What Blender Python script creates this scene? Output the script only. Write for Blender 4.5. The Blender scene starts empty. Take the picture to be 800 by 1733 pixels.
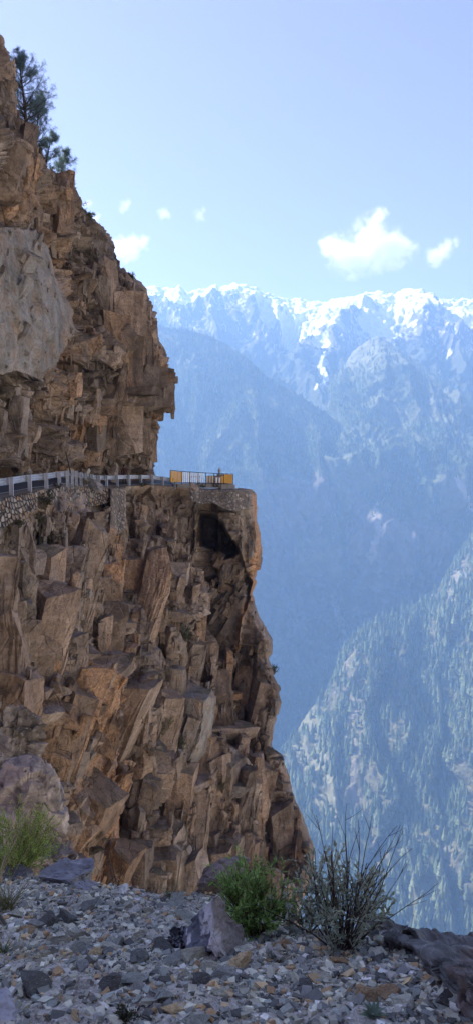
import bpy, math, random
import numpy as np
from math import radians, sin, cos, pi, tan
from mathutils import Vector, Matrix

random.seed(7)
RNG = np.random.default_rng(11)
scn = bpy.context.scene
COL = scn.collection
F_PX, CX, CY, PITCH = 1303.0, 400.0, 866.5, radians(3.14)

# ------------------------------------------------------------------ camera maths
def ray(px, py):
    px = np.asarray(px, float); py = np.asarray(py, float)
    v = (CY - py) / F_PX
    Y = cos(PITCH) + v * sin(PITCH)
    Z = -sin(PITCH) + v * cos(PITCH)
    return (px - CX) / F_PX / Y, Z / Y

def pt(px, py, Y):
    u, t = ray(px, py)
    return np.stack([u * Y, np.asarray(Y, float) + 0 * u, t * Y], -1)

def V3(px, py, Y):
    return Vector(pt(px, py, Y).tolist())

# ------------------------------------------------------------------ numpy noise
def _h(ix, iy, iz, seed):
    h = (ix.astype(np.int64) * 374761393 + iy.astype(np.int64) * 668265263 + iz.astype(np.int64) * 2147483647 + seed * 974711) & 0xFFFFFFFF
    h = ((h ^ (h >> 13)) * 1274126177) & 0xFFFFFFFF
    h = ((h ^ (h >> 16)) * 2246822519) & 0xFFFFFFFF
    return h ^ (h >> 15)

def perlin(p, seed=0):
    i = np.floor(p).astype(np.int64); f = p - i
    w = f * f * f * (f * (f * 6 - 15) + 10)
    out = 0
    for dx in (0, 1):
        for dy in (0, 1):
            for dz in (0, 1):
                h = _h(i[..., 0] + dx, i[..., 1] + dy, i[..., 2] + dz, seed)
                gx = (h & 1023) / 511.5 - 1; gy = ((h >> 10) & 1023) / 511.5 - 1; gz = ((h >> 20) & 1023) / 511.5 - 1
                d = gx * (f[..., 0] - dx) + gy * (f[..., 1] - dy) + gz * (f[..., 2] - dz)
                out = out + d * (w[..., 0] if dx else 1 - w[..., 0]) * (w[..., 1] if dy else 1 - w[..., 1]) * (w[..., 2] if dz else 1 - w[..., 2])
    return out

def fbm(p, oct=4, seed=0, gain=0.5, ridged=False):
    a, s, out = 1.0, 1.0, 0
    for k in range(oct):
        n = perlin(p * s, seed + k * 17)
        if ridged: n = 0.5 - np.abs(n) * 1.6
        out = out + a * n; a *= gain; s *= 2.03
    return out

def voronoi(p, seed=0):
    """F1, F2, four random values of the nearest cell and offset to its centre"""
    i = np.floor(p).astype(np.int64)
    sh = p.shape[:-1]
    f1 = np.full(sh, 9.0); f2 = np.full(sh, 9.0)
    hid = np.zeros(sh, np.int64); off = np.zeros(p.shape)
    for dx in (-1, 0, 1):
        for dy in (-1, 0, 1):
            for dz in (-1, 0, 1):
                c0 = i[..., 0] + dx; c1 = i[..., 1] + dy; c2 = i[..., 2] + dz
                h = _h(c0, c1, c2, seed)
                o = np.stack([p[..., 0] - c0 - (h & 1023) / 1023., p[..., 1] - c1 - ((h >> 10) & 1023) / 1023., p[..., 2] - c2 - ((h >> 20) & 1023) / 1023.], -1)
                d = np.sqrt((o ** 2).sum(-1))
                m = d < f1
                f2 = np.where(m, f1, np.minimum(f2, d))
                f1 = np.where(m, d, f1); hid = np.where(m, h, hid)
                off = np.where(m[..., None], o, off)
    h2 = _h(hid, hid >> 7, hid >> 3, seed + 5)
    r = [(h2 & 255) / 255., ((h2 >> 8) & 255) / 255., ((h2 >> 16) & 255) / 255., ((h2 >> 24) & 255) / 255.]
    return f1, f2, r, off

def facets(p, size, seed, tilt=0.9, crack=0.0, warp=0.07):
    """fractured-rock height: every cell is a tilted plane with its own offset, -0.5..0.5 or so"""
    q = p / np.asarray(size)
    q = q + warp * np.stack([perlin(q * 1.3, seed + 1), perlin(q * 1.3, seed + 2), perlin(q * 1.3, seed + 3)], -1)
    f1, f2, r, o = voronoi(q, seed)
    h = (r[0] - 0.5) + tilt * (o[..., 0] * (r[1] - .5) + o[..., 1] * (r[2] - .5) + o[..., 2] * (r[3] - .5)) * 2
    if crack: h = h - crack * np.clip(1 - (f2 - f1) / 0.09, 0, 1)
    return h

def sstep(x, a=0., b=1.):
    t = np.clip((x - a) / (b - a), 0, 1)
    return t * t * (3 - 2 * t)

def blur(a, k, it=2):
    for _ in range(it):
        for ax in (0, 1):
            pad = [(0, 0), (0, 0)]; pad[ax] = (k, k)
            b = np.pad(a, pad, mode='edge'); c = np.cumsum(b, ax)
            z = np.zeros_like(np.take(c, [0], ax)); c = np.concatenate([z, c], ax)
            n = a.shape[ax]
            a = (np.take(c, range(2 * k + 1, 2 * k + 1 + n), ax) - np.take(c, range(0, n), ax)) / (2 * k + 1)
    return a

def line(pts, t):
    pts = sorted(pts)
    return np.interp(t, [p[0] for p in pts], [p[1] for p in pts])

def bilin(cols, rows, table, px, py):
    table = np.asarray(table, float)
    ci = np.interp(px, cols, np.arange(len(cols))); ri = np.interp(py, rows, np.arange(len(rows)))
    c0 = np.clip(np.floor(ci).astype(int), 0, len(cols) - 2); r0 = np.clip(np.floor(ri).astype(int), 0, len(rows) - 2)
    fc = ci - c0; fr = ri - r0
    return (table[r0, c0] * (1 - fc) + table[r0, c0 + 1] * fc) * (1 - fr) + (table[r0 + 1, c0] * (1 - fc) + table[r0 + 1, c0 + 1] * fc) * fr

def polymask(poly, x, y, soft=6.):
    """soft inside mask of a polygon"""
    inside = np.zeros(x.shape, bool); dist = np.full(x.shape, 1e9)
    n = len(poly)
    for k in range(n):
        x1, y1 = poly[k]; x2, y2 = poly[(k + 1) % n]
        c = ((y1 > y) != (y2 > y)) & (x < (x2 - x1) * (y - y1) / ((y2 - y1) or 1e-9) + x1)
        inside ^= c
        dx, dy = x2 - x1, y2 - y1
        t = np.clip(((x - x1) * dx + (y - y1) * dy) / (dx * dx + dy * dy), 0, 1)
        dist = np.minimum(dist, np.hypot(x - x1 - t * dx, y - y1 - t * dy))
    sd = np.where(inside, dist, -dist)
    return sstep(sd, -soft, soft)

def linedist(pts, x, y):
    dist = np.full(x.shape, 1e9)
    for (x1, y1), (x2, y2) in zip(pts[:-1], pts[1:]):
        dx, dy = x2 - x1, y2 - y1
        t = np.clip(((x - x1) * dx + (y - y1) * dy) / (dx * dx + dy * dy), 0, 1)
        dist = np.minimum(dist, np.hypot(x - x1 - t * dx, y - y1 - t * dy))
    return dist

def vstep(pts, x, y, amp, w=4, L=80, fade=25):
    """depth step across a near-vertical line: right of it deeper (amp > 0)"""
    ys = [p[1] for p in pts]
    d = x - np.interp(y, ys, [p[0] for p in pts])
    win = sstep(y, ys[0] - fade, ys[0] + fade * .2) * (1 - sstep(y, ys[-1] - fade * .2, ys[-1] + fade))
    return amp * sstep(d, -w, w) * np.exp(-np.maximum(d, 0) / L) * win

def hstep(pts, x, y, amp, w=4, L=60, fade=25):
    """depth step across a near-horizontal line: below it deeper (amp > 0)"""
    xs = [p[0] for p in pts]
    d = y - np.interp(x, xs, [p[1] for p in pts])
    win = sstep(x, xs[0] - fade, xs[0]) * (1 - sstep(x, xs[-1], xs[-1] + fade))
    return amp * sstep(d, -w, w) * np.exp(-np.maximum(d, 0) / L) * win

# ------------------------------------------------------------------ object helpers
def tag(o, label=None, cat=None, group=None, kind=None):
    if label: o['label'] = label
    if cat: o['category'] = cat
    if group: o['group'] = group
    if kind: o['kind'] = kind
    return o

def empty(name, loc=(0, 0, 0), rz=0):
    o = bpy.data.objects.new(name, None); COL.objects.link(o)
    o.location = loc; o.rotation_euler = (0, 0, rz); o.empty_display_size = .2
    return o

def np_mesh(name, V, quads=None, tris=None, smooth=False, attrs=None, midx=None):
    me = bpy.data.meshes.new(name)
    V = np.ascontiguousarray(V, np.float32).reshape(-1, 3)
    me.vertices.add(len(V)); me.vertices.foreach_set('co', V.ravel())
    loops, starts, pos = [], [], 0
    if quads is not None and len(quads):
        q = np.asarray(quads, np.int32); loops.append(q.ravel()); starts.append(pos + np.arange(len(q)) * 4); pos += q.size
    if tris is not None and len(tris):
        q = np.asarray(tris, np.int32); loops.append(q.ravel()); starts.append(pos + np.arange(len(q)) * 3); pos += q.size
    L = np.concatenate(loops); S = np.concatenate(starts).astype(np.int32)
    me.loops.add(len(L)); me.loops.foreach_set('vertex_index', L.astype(np.int32))
    me.polygons.add(len(S)); me.polygons.foreach_set('loop_start', S)
    if midx is not None: me.polygons.foreach_set('material_index', np.asarray(midx, np.int32))
    me.polygons.foreach_set('use_smooth', np.full(len(S), smooth))
    me.update(calc_edges=True)
    for k, a in (attrs or {}).items():
        a = np.asarray(a, np.float32)
        if a.ndim == 1:
            at = me.attributes.new(k, 'FLOAT', 'POINT'); at.data.foreach_set('value', a)
        else:
            if a.shape[1] == 3: a = np.concatenate([a, np.ones((len(a), 1), np.float32)], 1)
            at = me.attributes.new(k, 'FLOAT_COLOR', 'POINT'); at.data.foreach_set('color', np.ascontiguousarray(a).ravel())
    me.validate()
    return me

def link(name, me, mat=None, parent=None):
    o = bpy.data.objects.new(name, me); COL.objects.link(o)
    if mat:
        for m in (mat if isinstance(mat, (list, tuple)) else [mat]):
            me.materials.append(m)
    if parent is not None: o.parent = parent
    return o

def grid_faces(nr, nc):
    idx = np.arange(nr * nc).reshape(nr, nc)
    return np.stack([idx[:-1, :-1], idx[1:, :-1], idx[1:, 1:], idx[:-1, 1:]], -1).reshape(-1, 4)

class MB:
    """collects verts, quads and tris (with a colour per vertex)"""
    def __init__(s): s.v = []; s.q = []; s.t = []; s.c = []; s.n = 0
    def add(s, V, q=None, t=None, c=(1, 1, 1)):
        V = np.asarray(V, float).reshape(-1, 3)
        if q is not None and len(q): s.q.append(np.asarray(q) + s.n)
        if t is not None and len(t): s.t.append(np.asarray(t) + s.n)
        s.v.append(V); cc = np.asarray(c, float)
        s.c.append(np.broadcast_to(cc, (len(V), 3)) if cc.ndim == 1 else cc); s.n += len(V)
    def box(s, c, sx, sy, sz, R=None, col=(1, 1, 1)):
        b = np.array([[x, y, z] for z in (-.5, .5) for y in (-.5, .5) for x in (-.5, .5)]) * [sx, sy, sz]
        if R is not None: b = b @ np.array(R).T
        s.add(b + np.asarray(c), [[0, 2, 3, 1], [4, 5, 7, 6], [0, 1, 5, 4], [2, 6, 7, 3], [0, 4, 6, 2], [1, 3, 7, 5]], c=col)
    def tube(s, pts, rad, n=5, col=(1, 1, 1), cap=True):
        P = np.asarray(pts, float); m = len(P)
        rad = np.broadcast_to(np.asarray(rad, float), (m,))
        T = np.gradient(P, axis=0); T /= np.linalg.norm(T, axis=1)[:, None] + 1e-12
        up = np.array([0.31, 0.87, 0.38]) if abs(T[0, 2]) > .8 else np.array([0, 0, 1.])
        A = np.cross(T, up); A /= np.linalg.norm(A, axis=1)[:, None] + 1e-12
        B = np.cross(T, A)
        th = np.arange(n) * 2 * pi / n
        V = P[:, None] + rad[:, None, None] * (A[:, None] * np.cos(th)[None, :, None] + B[:, None] * np.sin(th)[None, :, None])
        q = []
        for i in range(m - 1):
            for j in range(n):
                q.append([i * n + j, i * n + (j + 1) % n, (i + 1) * n + (j + 1) % n, (i + 1) * n + j])
        s.add(V, q, c=col)
        if cap:
            k = s.n
            s.add([P[-1]], t=[], c=col)
            s.t.append(np.array([[k - n + j, k - n + (j + 1) % n, k] for j in range(n)]))
    def leaves(s, P, D, N, L, W, col, fold=0.0):
        """many pointed leaves: base P, direction D, side vector from N; a diamond of two triangles bent at the midrib"""
        P = np.asarray(P); D = D / (np.linalg.norm(D, axis=1)[:, None] + 1e-9)
        S = np.cross(D, N); S /= np.linalg.norm(S, axis=1)[:, None] + 1e-9
        U = np.cross(S, D)
        L = np.broadcast_to(L, (len(P),))[:, None]; W = np.broadcast_to(W, (len(P),))[:, None]
        a = P; b = P + D * L * .45 + S * W * .5 + U * W * fold; c = P + D * L - U * L * .12; d = P + D * L * .45 - S * W * .5 + U * W * fold
        V = np.stack([a, b, c, d], 1).reshape(-1, 3)
        k = np.arange(len(P)) * 4
        t = np.concatenate([np.stack([k, k + 1, k + 2], 1), np.stack([k, k + 2, k + 3], 1)])
        s.add(V, t=t, c=np.repeat(np.broadcast_to(col, (len(P), 3)), 4, 0))
    def mesh(s, name, smooth=False):
        V = np.concatenate(s.v)
        return np_mesh(name, V, np.concatenate(s.q) if s.q else None, np.concatenate(s.t) if s.t else None, smooth, {'tint': np.concatenate(s.c)})
    def build(s, name, mat, parent=None, smooth=False):
        return link(name, s.mesh(name, smooth), mat, parent)

# ------------------------------------------------------------------ materials
class NT:
    def __init__(s, name):
        s.m = bpy.data.materials.new(name); s.m.use_nodes = True
        s.t = s.m.node_tree; s.t.nodes.clear()
        s.out = s.t.nodes.new('ShaderNodeOutputMaterial')
    def n(s, typ, **kw):
        n = s.t.nodes.new('ShaderNode' + typ)
        for k, v in kw.items():
            if k.startswith('i_'):
                key = k[2:]
                key = int(key) if key.isdigit() else key.replace('_', ' ')
                n.inputs[key].default_value = v
            else: setattr(n, k, v)
        return n
    def l(s, a, b): s.t.links.new(a, b)
    def mix(s, fac, a, b, blend='MIX'):
        n = s.t.nodes.new('ShaderNodeMix'); n.data_type = 'RGBA'; n.blend_type = blend
        for sock, v in ((n.inputs['Factor'], fac), (n.inputs['A'], a), (n.inputs['B'], b)):
            pass
        ins = [n.inputs[0], n.inputs[6], n.inputs[7]]
        for sock, v in zip(ins, (fac, a, b)):
            if hasattr(v, 'is_linked') or isinstance(v, bpy.types.NodeSocket): s.l(v, sock)
            elif isinstance(v, (int, float)): sock.default_value = v
            else: sock.default_value = (*v[:3], 1)
        return n.outputs[2]
    def ramp(s, fac, stops):
        n = s.t.nodes.new('ShaderNodeValToRGB'); e = n.color_ramp.elements
        while len(e) < len(stops): e.new(.5)
        for el, (p, c) in zip(e, stops):
            el.position = p; el.color = (*c, 1) if hasattr(c, '__len__') else (c, c, c, 1)
        s.l(fac, n.inputs[0]); return n.outputs[0]
    def math(s, op, a, b=None, clamp=False):
        n = s.t.nodes.new('ShaderNodeMath'); n.operation = op; n.use_clamp = clamp
        for k, v in enumerate((a, b)):
            if v is None: continue
            if isinstance(v, (int, float)): n.inputs[k].default_value = v
            else: s.l(v, n.inputs[k])
        return n.outputs[0]
    def noise(s, vec, scale, detail=5, rough=.6, dist=0):
        n = s.n('TexNoise', i_Scale=scale, i_Detail=detail, i_Roughness=rough, i_Distortion=dist)
        s.l(vec, n.inputs['Vector']); return n.outputs['Fac']
    def mapping(s, vec, scale=(1, 1, 1), rot=(0, 0, 0)):
        n = s.n('Mapping', i_Scale=scale, i_Rotation=rot); s.l(vec, n.inputs['Vector']); return n.outputs[0]
    def coords(s): return s.n('TexCoord').outputs['Object']
    def bsdf(s, col, rough=.85, bump=None, dist=.05, strength=1., metal=0., spec=.3):
        b = s.n('BsdfPrincipled', i_Roughness=rough, i_Metallic=metal)
        b.inputs['Specular IOR Level'].default_value = spec
        if isinstance(col, bpy.types.NodeSocket): s.l(col, b.inputs['Base Color'])
        else: b.inputs['Base Color'].default_value = (*col, 1)
        if bump is not None:
            bn = s.n('Bump', i_Distance=dist, i_Strength=strength); s.l(bump, bn.inputs['Height']); s.l(bn.outputs[0], b.inputs['Normal'])
        s.l(b.outputs[0], s.out.inputs[0]); return b

def attr(nt, name): return nt.n('Attribute', attribute_name=name)

def m_rock(name='fractured_rock', scale=1.0):
    nt = NT(name); co = nt.coords()
    z = nt.n('SeparateColor'); nt.l(attr(nt, 'zone').outputs['Color'], z.inputs[0])
    big = nt.noise(co, .16 * scale, 4, .6)
    bed = nt.mapping(co, (.35 * scale, .35 * scale, 2.6 * scale), (radians(9), radians(-12), 0))
    st = nt.noise(bed, 1.0, 6, .65, .6)
    mid = nt.noise(co, 1.1 * scale, 6, .68)
    fine = nt.noise(co, 7 * scale, 5, .7)
    vor = nt.n('TexVoronoi', feature='F1', i_Scale=.75 * scale); nt.l(co, vor.inputs['Vector'])
    cellv = nt.n('SeparateColor'); nt.l(vor.outputs['Color'], cellv.inputs[0])
    base = nt.ramp(mid, [(.3, (.075, .052, .037)), (.45, (.195, .14, .098)), (.56, (.285, .213, .155)), (.74, (.46, .38, .31))])
    grey = nt.ramp(mid, [(.32, (.11, .095, .083)), (.5, (.265, .228, .198)), (.72, (.46, .42, .38))])
    c = nt.mix(nt.ramp(big, [(.42, 0.), (.6, 1.)]), base, grey)
    c = nt.mix(.36, c, nt.ramp(st, [(.34, (.05, .035, .025)), (.5, (.225, .158, .11)), (.64, (.44, .34, .255))]))
    c = nt.mix(.4, c, nt.ramp(cellv.outputs[0], [(0, (.12, .086, .062)), (.5, (.27, .2, .148)), (1, (.48, .38, .3))]))
    orange = nt.ramp(fine, [(.3, (.24, .115, .05)), (.5, (.44, .235, .11)), (.7, (.58, .37, .21))])
    c = nt.mix(nt.math('MULTIPLY', z.outputs[0], nt.ramp(mid, [(.3, .35), (.55, .95)])), c, orange)
    slab = nt.ramp(nt.noise(nt.mapping(co, (.5, .5, .9)), 1.0, 7, .65, .8), [(.3, (.12, .1, .08)), (.45, (.2, .19, .172)), (.6, (.275, .265, .25)), (.7, (.24, .17, .115))])
    c = nt.mix(nt.math('MULTIPLY', z.outputs[1], nt.ramp(nt.noise(co, .8, 6, .7), [(.36, .1), (.54, .95)])), c, slab)
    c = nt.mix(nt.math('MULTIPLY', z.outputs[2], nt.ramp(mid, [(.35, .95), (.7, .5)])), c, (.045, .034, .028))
    # dry grass and lichen that hold on the ledges
    g = nt.n('NewGeometry'); sp = nt.n('SeparateXYZ'); nt.l(g.outputs['Normal'], sp.inputs[0])
    led = nt.math('MULTIPLY', nt.ramp(sp.outputs[2], [(.55, 0.), (.85, 1.)]), nt.ramp(nt.noise(co, .5 * scale, 5, .6), [(.46, 0.), (.6, .75)]))
    c = nt.mix(led, c, nt.ramp(fine, [(.3, (.045, .04, .018)), (.6, (.13, .11, .055))]))
    c = nt.mix(nt.ramp(fine, [(.34, .6), (.5, 0.)]), c, (.09, .065, .048))
    # dark weathering varnish in broad patches and drips
    c = nt.mix(.8, c, nt.ramp(nt.noise(nt.mapping(co, (.5 * scale, .5 * scale, .16 * scale)), 1.0, 6, .7), [(.36, .42), (.5, .86), (.62, 1.)]), 'MULTIPLY')
    vc = nt.n('TexVoronoi', feature='DISTANCE_TO_EDGE', i_Scale=.9 * scale); nt.l(nt.mapping(co, (1, 1, .8), (.2, .1, 0)), vc.inputs['Vector'])
    h = nt.math('ADD', nt.math('MULTIPLY', fine, .5), nt.math('MULTIPLY', mid, 1.0))
    h = nt.math('ADD', h, nt.math('MULTIPLY', nt.ramp(st, [(.3, 0.), (.7, 1.)]), .35))
    h = nt.math('ADD', h, nt.math('MULTIPLY', nt.ramp(vc.outputs[0], [(0., 0.), (.04, 1.)]), .4))
    nt.bsdf(c, .9, h, .14 / scale, .9)
    return nt.m

def m_tint(name, rough=.8, noise_scale=8, amount=.35, bump=0.0, trans=0.0, spec=.3):
    """colour from the mesh's tint attribute broken up by noise"""
    nt = NT(name); co = nt.coords()
    a = attr(nt, 'tint').outputs['Color']
    n = nt.noise(co, noise_scale, 5, .65)
    c = nt.mix(amount, a, nt.ramp(n, [(.3, .25), (.7, 1.0)]), 'MULTIPLY')
    b = nt.bsdf(c, rough, n if bump else None, bump or .01, .8, spec=spec)
    if trans:
        tr = nt.n('BsdfTranslucent'); nt.l(c, tr.inputs[0])
        mx = nt.n('MixShader', i_0=trans); nt.l(b.outputs[0], mx.inputs[1]); nt.l(tr.outputs[0], mx.inputs[2]); nt.l(mx.outputs[0], nt.out.inputs[0])
    return nt.m

def m_plain(name, col, rough=.6, metal=0., var=.3, scale=6, bump=.0):
    nt = NT(name); co = nt.coords(); n = nt.noise(co, scale, 5, .6)
    c = nt.mix(var, col, nt.ramp(n, [(.3, .45), (.7, 1.1)]), 'MULTIPLY')
    nt.bsdf(c, rough, n if bump else None, bump or .01, .6, metal)
    return nt.m

M_ROCK = m_rock()
M_LEAF = m_tint('leaf', .5, 30, .15, 0, .35, .4)
M_BARK = m_tint('bark', .9, 40, .4, .004)
M_STRAW = m_tint('straw', .8, 30, .3, 0, .2)

# ================================================================== FAR MOUNTAINS
def mountain(name, crest, bottom_py, zc, zb, pxr, nr, nc, disp, colour, bulge=0.0, extra=None):
    """a mountain face from its crest line down to bottom_py. zc / zb: depth along crest and foot by px"""
    a = np.linspace(pxr[0], pxr[1], nc)[None, :] + np.zeros((nr, 1))
    top = np.interp(a, [p[0] for p in crest], [p[1] for p in crest])
    b = np.linspace(0, 1, nr)[:, None] ** .95 + np.zeros((1, nc))
    py = top + (bottom_py - top) * b
    Yc = line(zc, a); Yb = line(zb, a)
    uc, tc = ray(a, top); ub, tb = ray(a, np.full_like(a, bottom_py))
    zC = tc * Yc; zB = tb * Yb
    # point of the straight slope between crest and foot seen along the ray
    u, t = ray(a, py)
    sl = (zC - zB) / (Yc - Yb)
    Y = (zC - sl * Yc) / (t - sl)
    Y = Y * (1 - bulge * np.sin(pi * b) * .1)
    if extra is not None: Y = extra(a, py, Y, b)
    P = np.stack([u * Y, Y, t * Y], -1)
    gx = np.gradient(P, axis=1); gy = np.gradient(P, axis=0)
    N = np.cross(gx, gy); N /= np.linalg.norm(N, axis=-1)[..., None] + 1e-9
    N = np.stack([blur(N[..., k], 12) for k in range(3)], -1); N /= np.linalg.norm(N, axis=-1)[..., None] + 1e-9
    if N[nr // 2, nc // 2, 1] > 0: N = -N
    h = disp(P, a, py, b)
    P = P + N * h[..., None]
    # back side of the crest so the mountain is a body
    back = P[0][None] + np.stack([np.zeros(3), [0, 350, -320], [0, 900, -1000]])[1:, None]
    PP = np.concatenate([back[::-1], P], 0)
    col = colour(P, a, py, b)
    cc = np.concatenate([col[:1], col[:1], col], 0)
    me = np_mesh(name, PP, grid_faces(nr + 2, nc), smooth=True, attrs={'tint': cc.reshape(-1, 3)})
    return link(name, me), P, a, py

def m_mount():
    nt = NT('mountain_surface'); co = nt.coords()
    a = attr(nt, 'tint').outputs['Color']
    n1 = nt.noise(co, .02, 6, .7); n2 = nt.noise(co, .12, 4, .7)
    c = nt.mix(.4, a, nt.ramp(n1, [(.35, .45), (.65, 1.15)]), 'MULTIPLY')
    nt.bsdf(c, .95, nt.math('ADD', n1, nt.math('MULTIPLY', n2, .3)), 25., .7, spec=.1)
    return nt.m
M_MNT = m_mount()

def lerp(a, b, t): return np.asarray(a) * (1 - t[..., None]) + np.asarray(b) * t[..., None]

ROCKC, FORC, GRASSC, SNOWC, PALE = (.13, .105, .085), (.045, .06, .03), (.11, .11, .06), (.8, .82, .85), (.38, .33, .26)

# --- the snow range
crestA = [(60, 520), (150, 505), (215, 498), (250, 492), (262, 490), (275, 500), (290, 497), (302, 493), (312, 502), (325, 503), (340, 500), (352, 497), (366, 491), (378, 499), (395, 490),
          (415, 492), (428, 499), (440, 505), (455, 506), (470, 511), (490, 515), (505, 513), (520, 518), (545, 520), (570, 514), (600, 510), (620, 505), (640, 503), (665, 508), (680, 502),
          (690, 500), (700, 501), (710, 496), (722, 504), (735, 508), (760, 511), (780, 510), (800, 513), (900, 505), (1050, 520)]
def ridges(P, sc, seed, elong=.35):
    q = np.stack([P[..., 0] / sc, P[..., 1] / sc * elong, P[..., 2] / sc * elong], -1)
    q = q + .35 * np.stack([perlin(q * 1.7, seed + 40), perlin(q * 1.7, seed + 41), perlin(q * 1.7, seed + 42)], -1)
    return fbm(q, 5, seed, .55, True)
snow_h = {}
def dispA(P, px, py, b):
    r = ridges(P, 480., 3, .55)
    snow_h['r'] = r
    h = r * 230 * (0.18 + .82 * sstep(b, 0, .15)) + fbm(P / 85., 4, 8, .6, True) * 24
    return h - 80 * sstep(b, .02, .2)
def colA(P, px, py, b):
    n = fbm(P / 220., 5, 21, .6); n2 = fbm(P / np.array([55., 140., 140.]), 4, 31, .55) + .35 * (.5 - snow_h['r'])
    left = polymask([(240, 560), (330, 520), (400, 505), (440, 515), (520, 560), (560, 620), (560, 700), (200, 700)], px, py, 18)
    alt = (py - np.interp(px, [p[0] for p in crestA], [p[1] for p in crestA]))
    limit = np.interp(px, [240, 300, 330, 400, 470, 520, 560, 600, 640, 700, 760, 800], [85, 48, 36, 52, 46, 84, 100, 72, 76, 84, 84, 88])
    s = 1 - sstep(alt / limit + n * .95 + 1.5 * (snow_h['r'] - snow_h['r'].mean()) * sstep(alt, 2, 14) + .4 * n2, .66, .88)
    gl = np.maximum(polymask([(485, 512), (545, 517), (558, 545), (575, 572), (590, 588), (560, 586), (540, 572), (520, 546)], px + n * 9, py + n * 9, 4),
                    (1 - sstep(linedist([(552, 640), (543, 648), (538, 658), (547, 668), (549, 676), (541, 686), (536, 700)], px + n * 9, py), 1.8, 3.8)))
    streak = (1 - sstep(np.abs(n2 + .02), .012, .05)) * (1 - sstep(alt, 55, 130)) * .9
    s = np.maximum(np.maximum(s, gl), streak * (n > -.05))
    rock = lerp((.10, .085, .075), (.2, .165, .135), sstep(n, -.3, .3))
    low = sstep(alt, 70, 130)
    rock = rock * (1 - low[..., None]) + np.asarray((.075, .08, .05)) * low[..., None]
    return lerp(rock, SNOWC, np.clip(s, 0, 1)[..., None][..., 0])
oA, PA, _, _ = mountain('snow_mountains', crestA, 860, [(60, 5050), (500, 5150), (1050, 5000)], [(60, 3220), (1050, 3200)], (60, 1000), 330, 620, dispA, colA)
oA.data.materials.append(M_MNT); tag(oA, kind='structure')

# --- the right-hand forested mountain
crestB = [(500, 760), (530, 712), (551, 695), (562, 665), (574, 630), (590, 604), (608, 586), (625, 575), (640, 570), (652, 575), (668, 585), (690, 600), (715, 618), (745, 640), (775, 662), (800, 678), (860, 720), (1000, 800)]
def dispB(P, px, py, b):
    r = ridges(P, 400., 5, .4)
    return (r - .3) * 160 * sstep(b, 0, .15) + fbm(P / 70., 3, 9, .6) * 14
def colB(P, px, py, b):
    n = fbm(P / 260., 5, 22, .6)
    g = lerp(FORC, GRASSC, sstep(n, -.15, .3))
    sc = (1 - sstep(linedist([(760, 830), (790, 862), (830, 890)], px + n * 8, py + n * 8), 2, 6)) * (n > -.1)
    up = 1 - sstep(py, 590, 680)
    g = lerp(g * 1.3, (.2, .195, .11), up * .8)
    return lerp(g, PALE, sc)
oB, PB, pxB, pyB = mountain('right_mountain', crestB, 960, [(500, 3700), (640, 3850), (800, 3750), (1000, 3700)], [(500, 3000), (1000, 2950)], (500, 1000), 260, 320, dispB, colB, 1.0)
oB.data.materials.append(M_MNT); tag(oB, kind='structure')

# --- the left-hand forested mountain and its rock wall
crestC = [(60, 545), (150, 548), (230, 551), (268, 554), (300, 556), (330, 560), (360, 569), (385, 582), (420, 609), (450, 636), (480, 655), (510, 671), (540, 692), (570, 712), (600, 733), (650, 763), (700, 793), (740, 818), (790, 850), (850, 890), (1000, 990)]
wallC = [(420, 800), (470, 806), (520, 812), (570, 818), (600, 832), (625, 872), (660, 884), (700, 880), (735, 895), (765, 915), (800, 960)]
def extraC(px, py, Y, b):
    d = py - np.interp(px, [p[0] for p in wallC], [p[1] for p in wallC])
    # gentle slope above, steep wall below: pull the ground above the rim back, wall stands near vertical
    w = sstep(d, 0, 260) * sstep(px, 330, 470)
    return Y * (1 + .26 * w)
def dispC(P, px, py, b):
    r = ridges(P, 330., 6, .35)
    d = py - np.interp(px, [p[0] for p in wallC], [p[1] for p in wallC])
    w = sstep(d, -8, 25) * sstep(px, 300, 470) * (1 - sstep(py, 1120, 1220))
    h = (r - .3) * 150 * sstep(b, 0, .15)
    wallh = fbm(P / np.array([130., 130., 200.]), 5, 12, .6, True) * 70 + facets(P, (60, 60, 90), 13) * 26
    return h * (1 - w * .5) + wallh * w + fbm(P / 50., 3, 10, .6) * 9
wallmask = {}
def colC(P, px, py, b):
    n = fbm(P / 200., 5, 23, .6); n2 = fbm(P / np.array([60., 60., 160.]), 4, 24, .6)
    d = py + n * 30 - np.interp(px, [p[0] for p in wallC], [p[1] for p in wallC])
    w = sstep(d, 2, 18) * sstep(px, 400, 450) * (1 - sstep(py, 1120, 1200))
    wallmask['w'] = w
    rk = lerp((.11, .095, .08), (.18, .15, .13), sstep(n2, -.3, .3))
    g = lerp(FORC, (.10, .105, .055), sstep(n, -.05, .35))
    g = lerp(g, (.13, .125, .07), sstep(fbm(P / 90., 4, 27), .12, .3) * .8)
    c = lerp(g, (0, 0, 0), w * 0) * (1 - w[..., None]) + rk * w[..., None]
    sc = 1 - sstep(linedist([(627, 838), (634, 860), (630, 885), (640, 905), (634, 930)], px + n2 * 8, py + n2 * 10), 1.5, 6)
    sc = np.maximum(sc, (1 - sstep(linedist([(700, 838), (720, 850), (745, 862)], px + n2 * 6, py), 1.5, 4)) * .0)
    sc2 = 1 - sstep(linedist([(565, 1000), (575, 1040), (580, 1090), (592, 1130)], px + n2 * 10, py), 3, 10)
    return lerp(lerp(c, PALE, sc * .9), (.4, .35, .3), sc2 * .8)
oC, PC, pxC, pyC = mountain('left_mountain', crestC, 1360, [(60, 3500), (268, 3450), (540, 3300), (800, 3150), (1000, 3000)], [(60, 2400), (500, 2200), (1000, 2100)], (60, 1000), 420, 520, dispC, colC, 0.3, extraC)
oC.data.materials.append(M_MNT); tag(oC, kind='structure')

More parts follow.
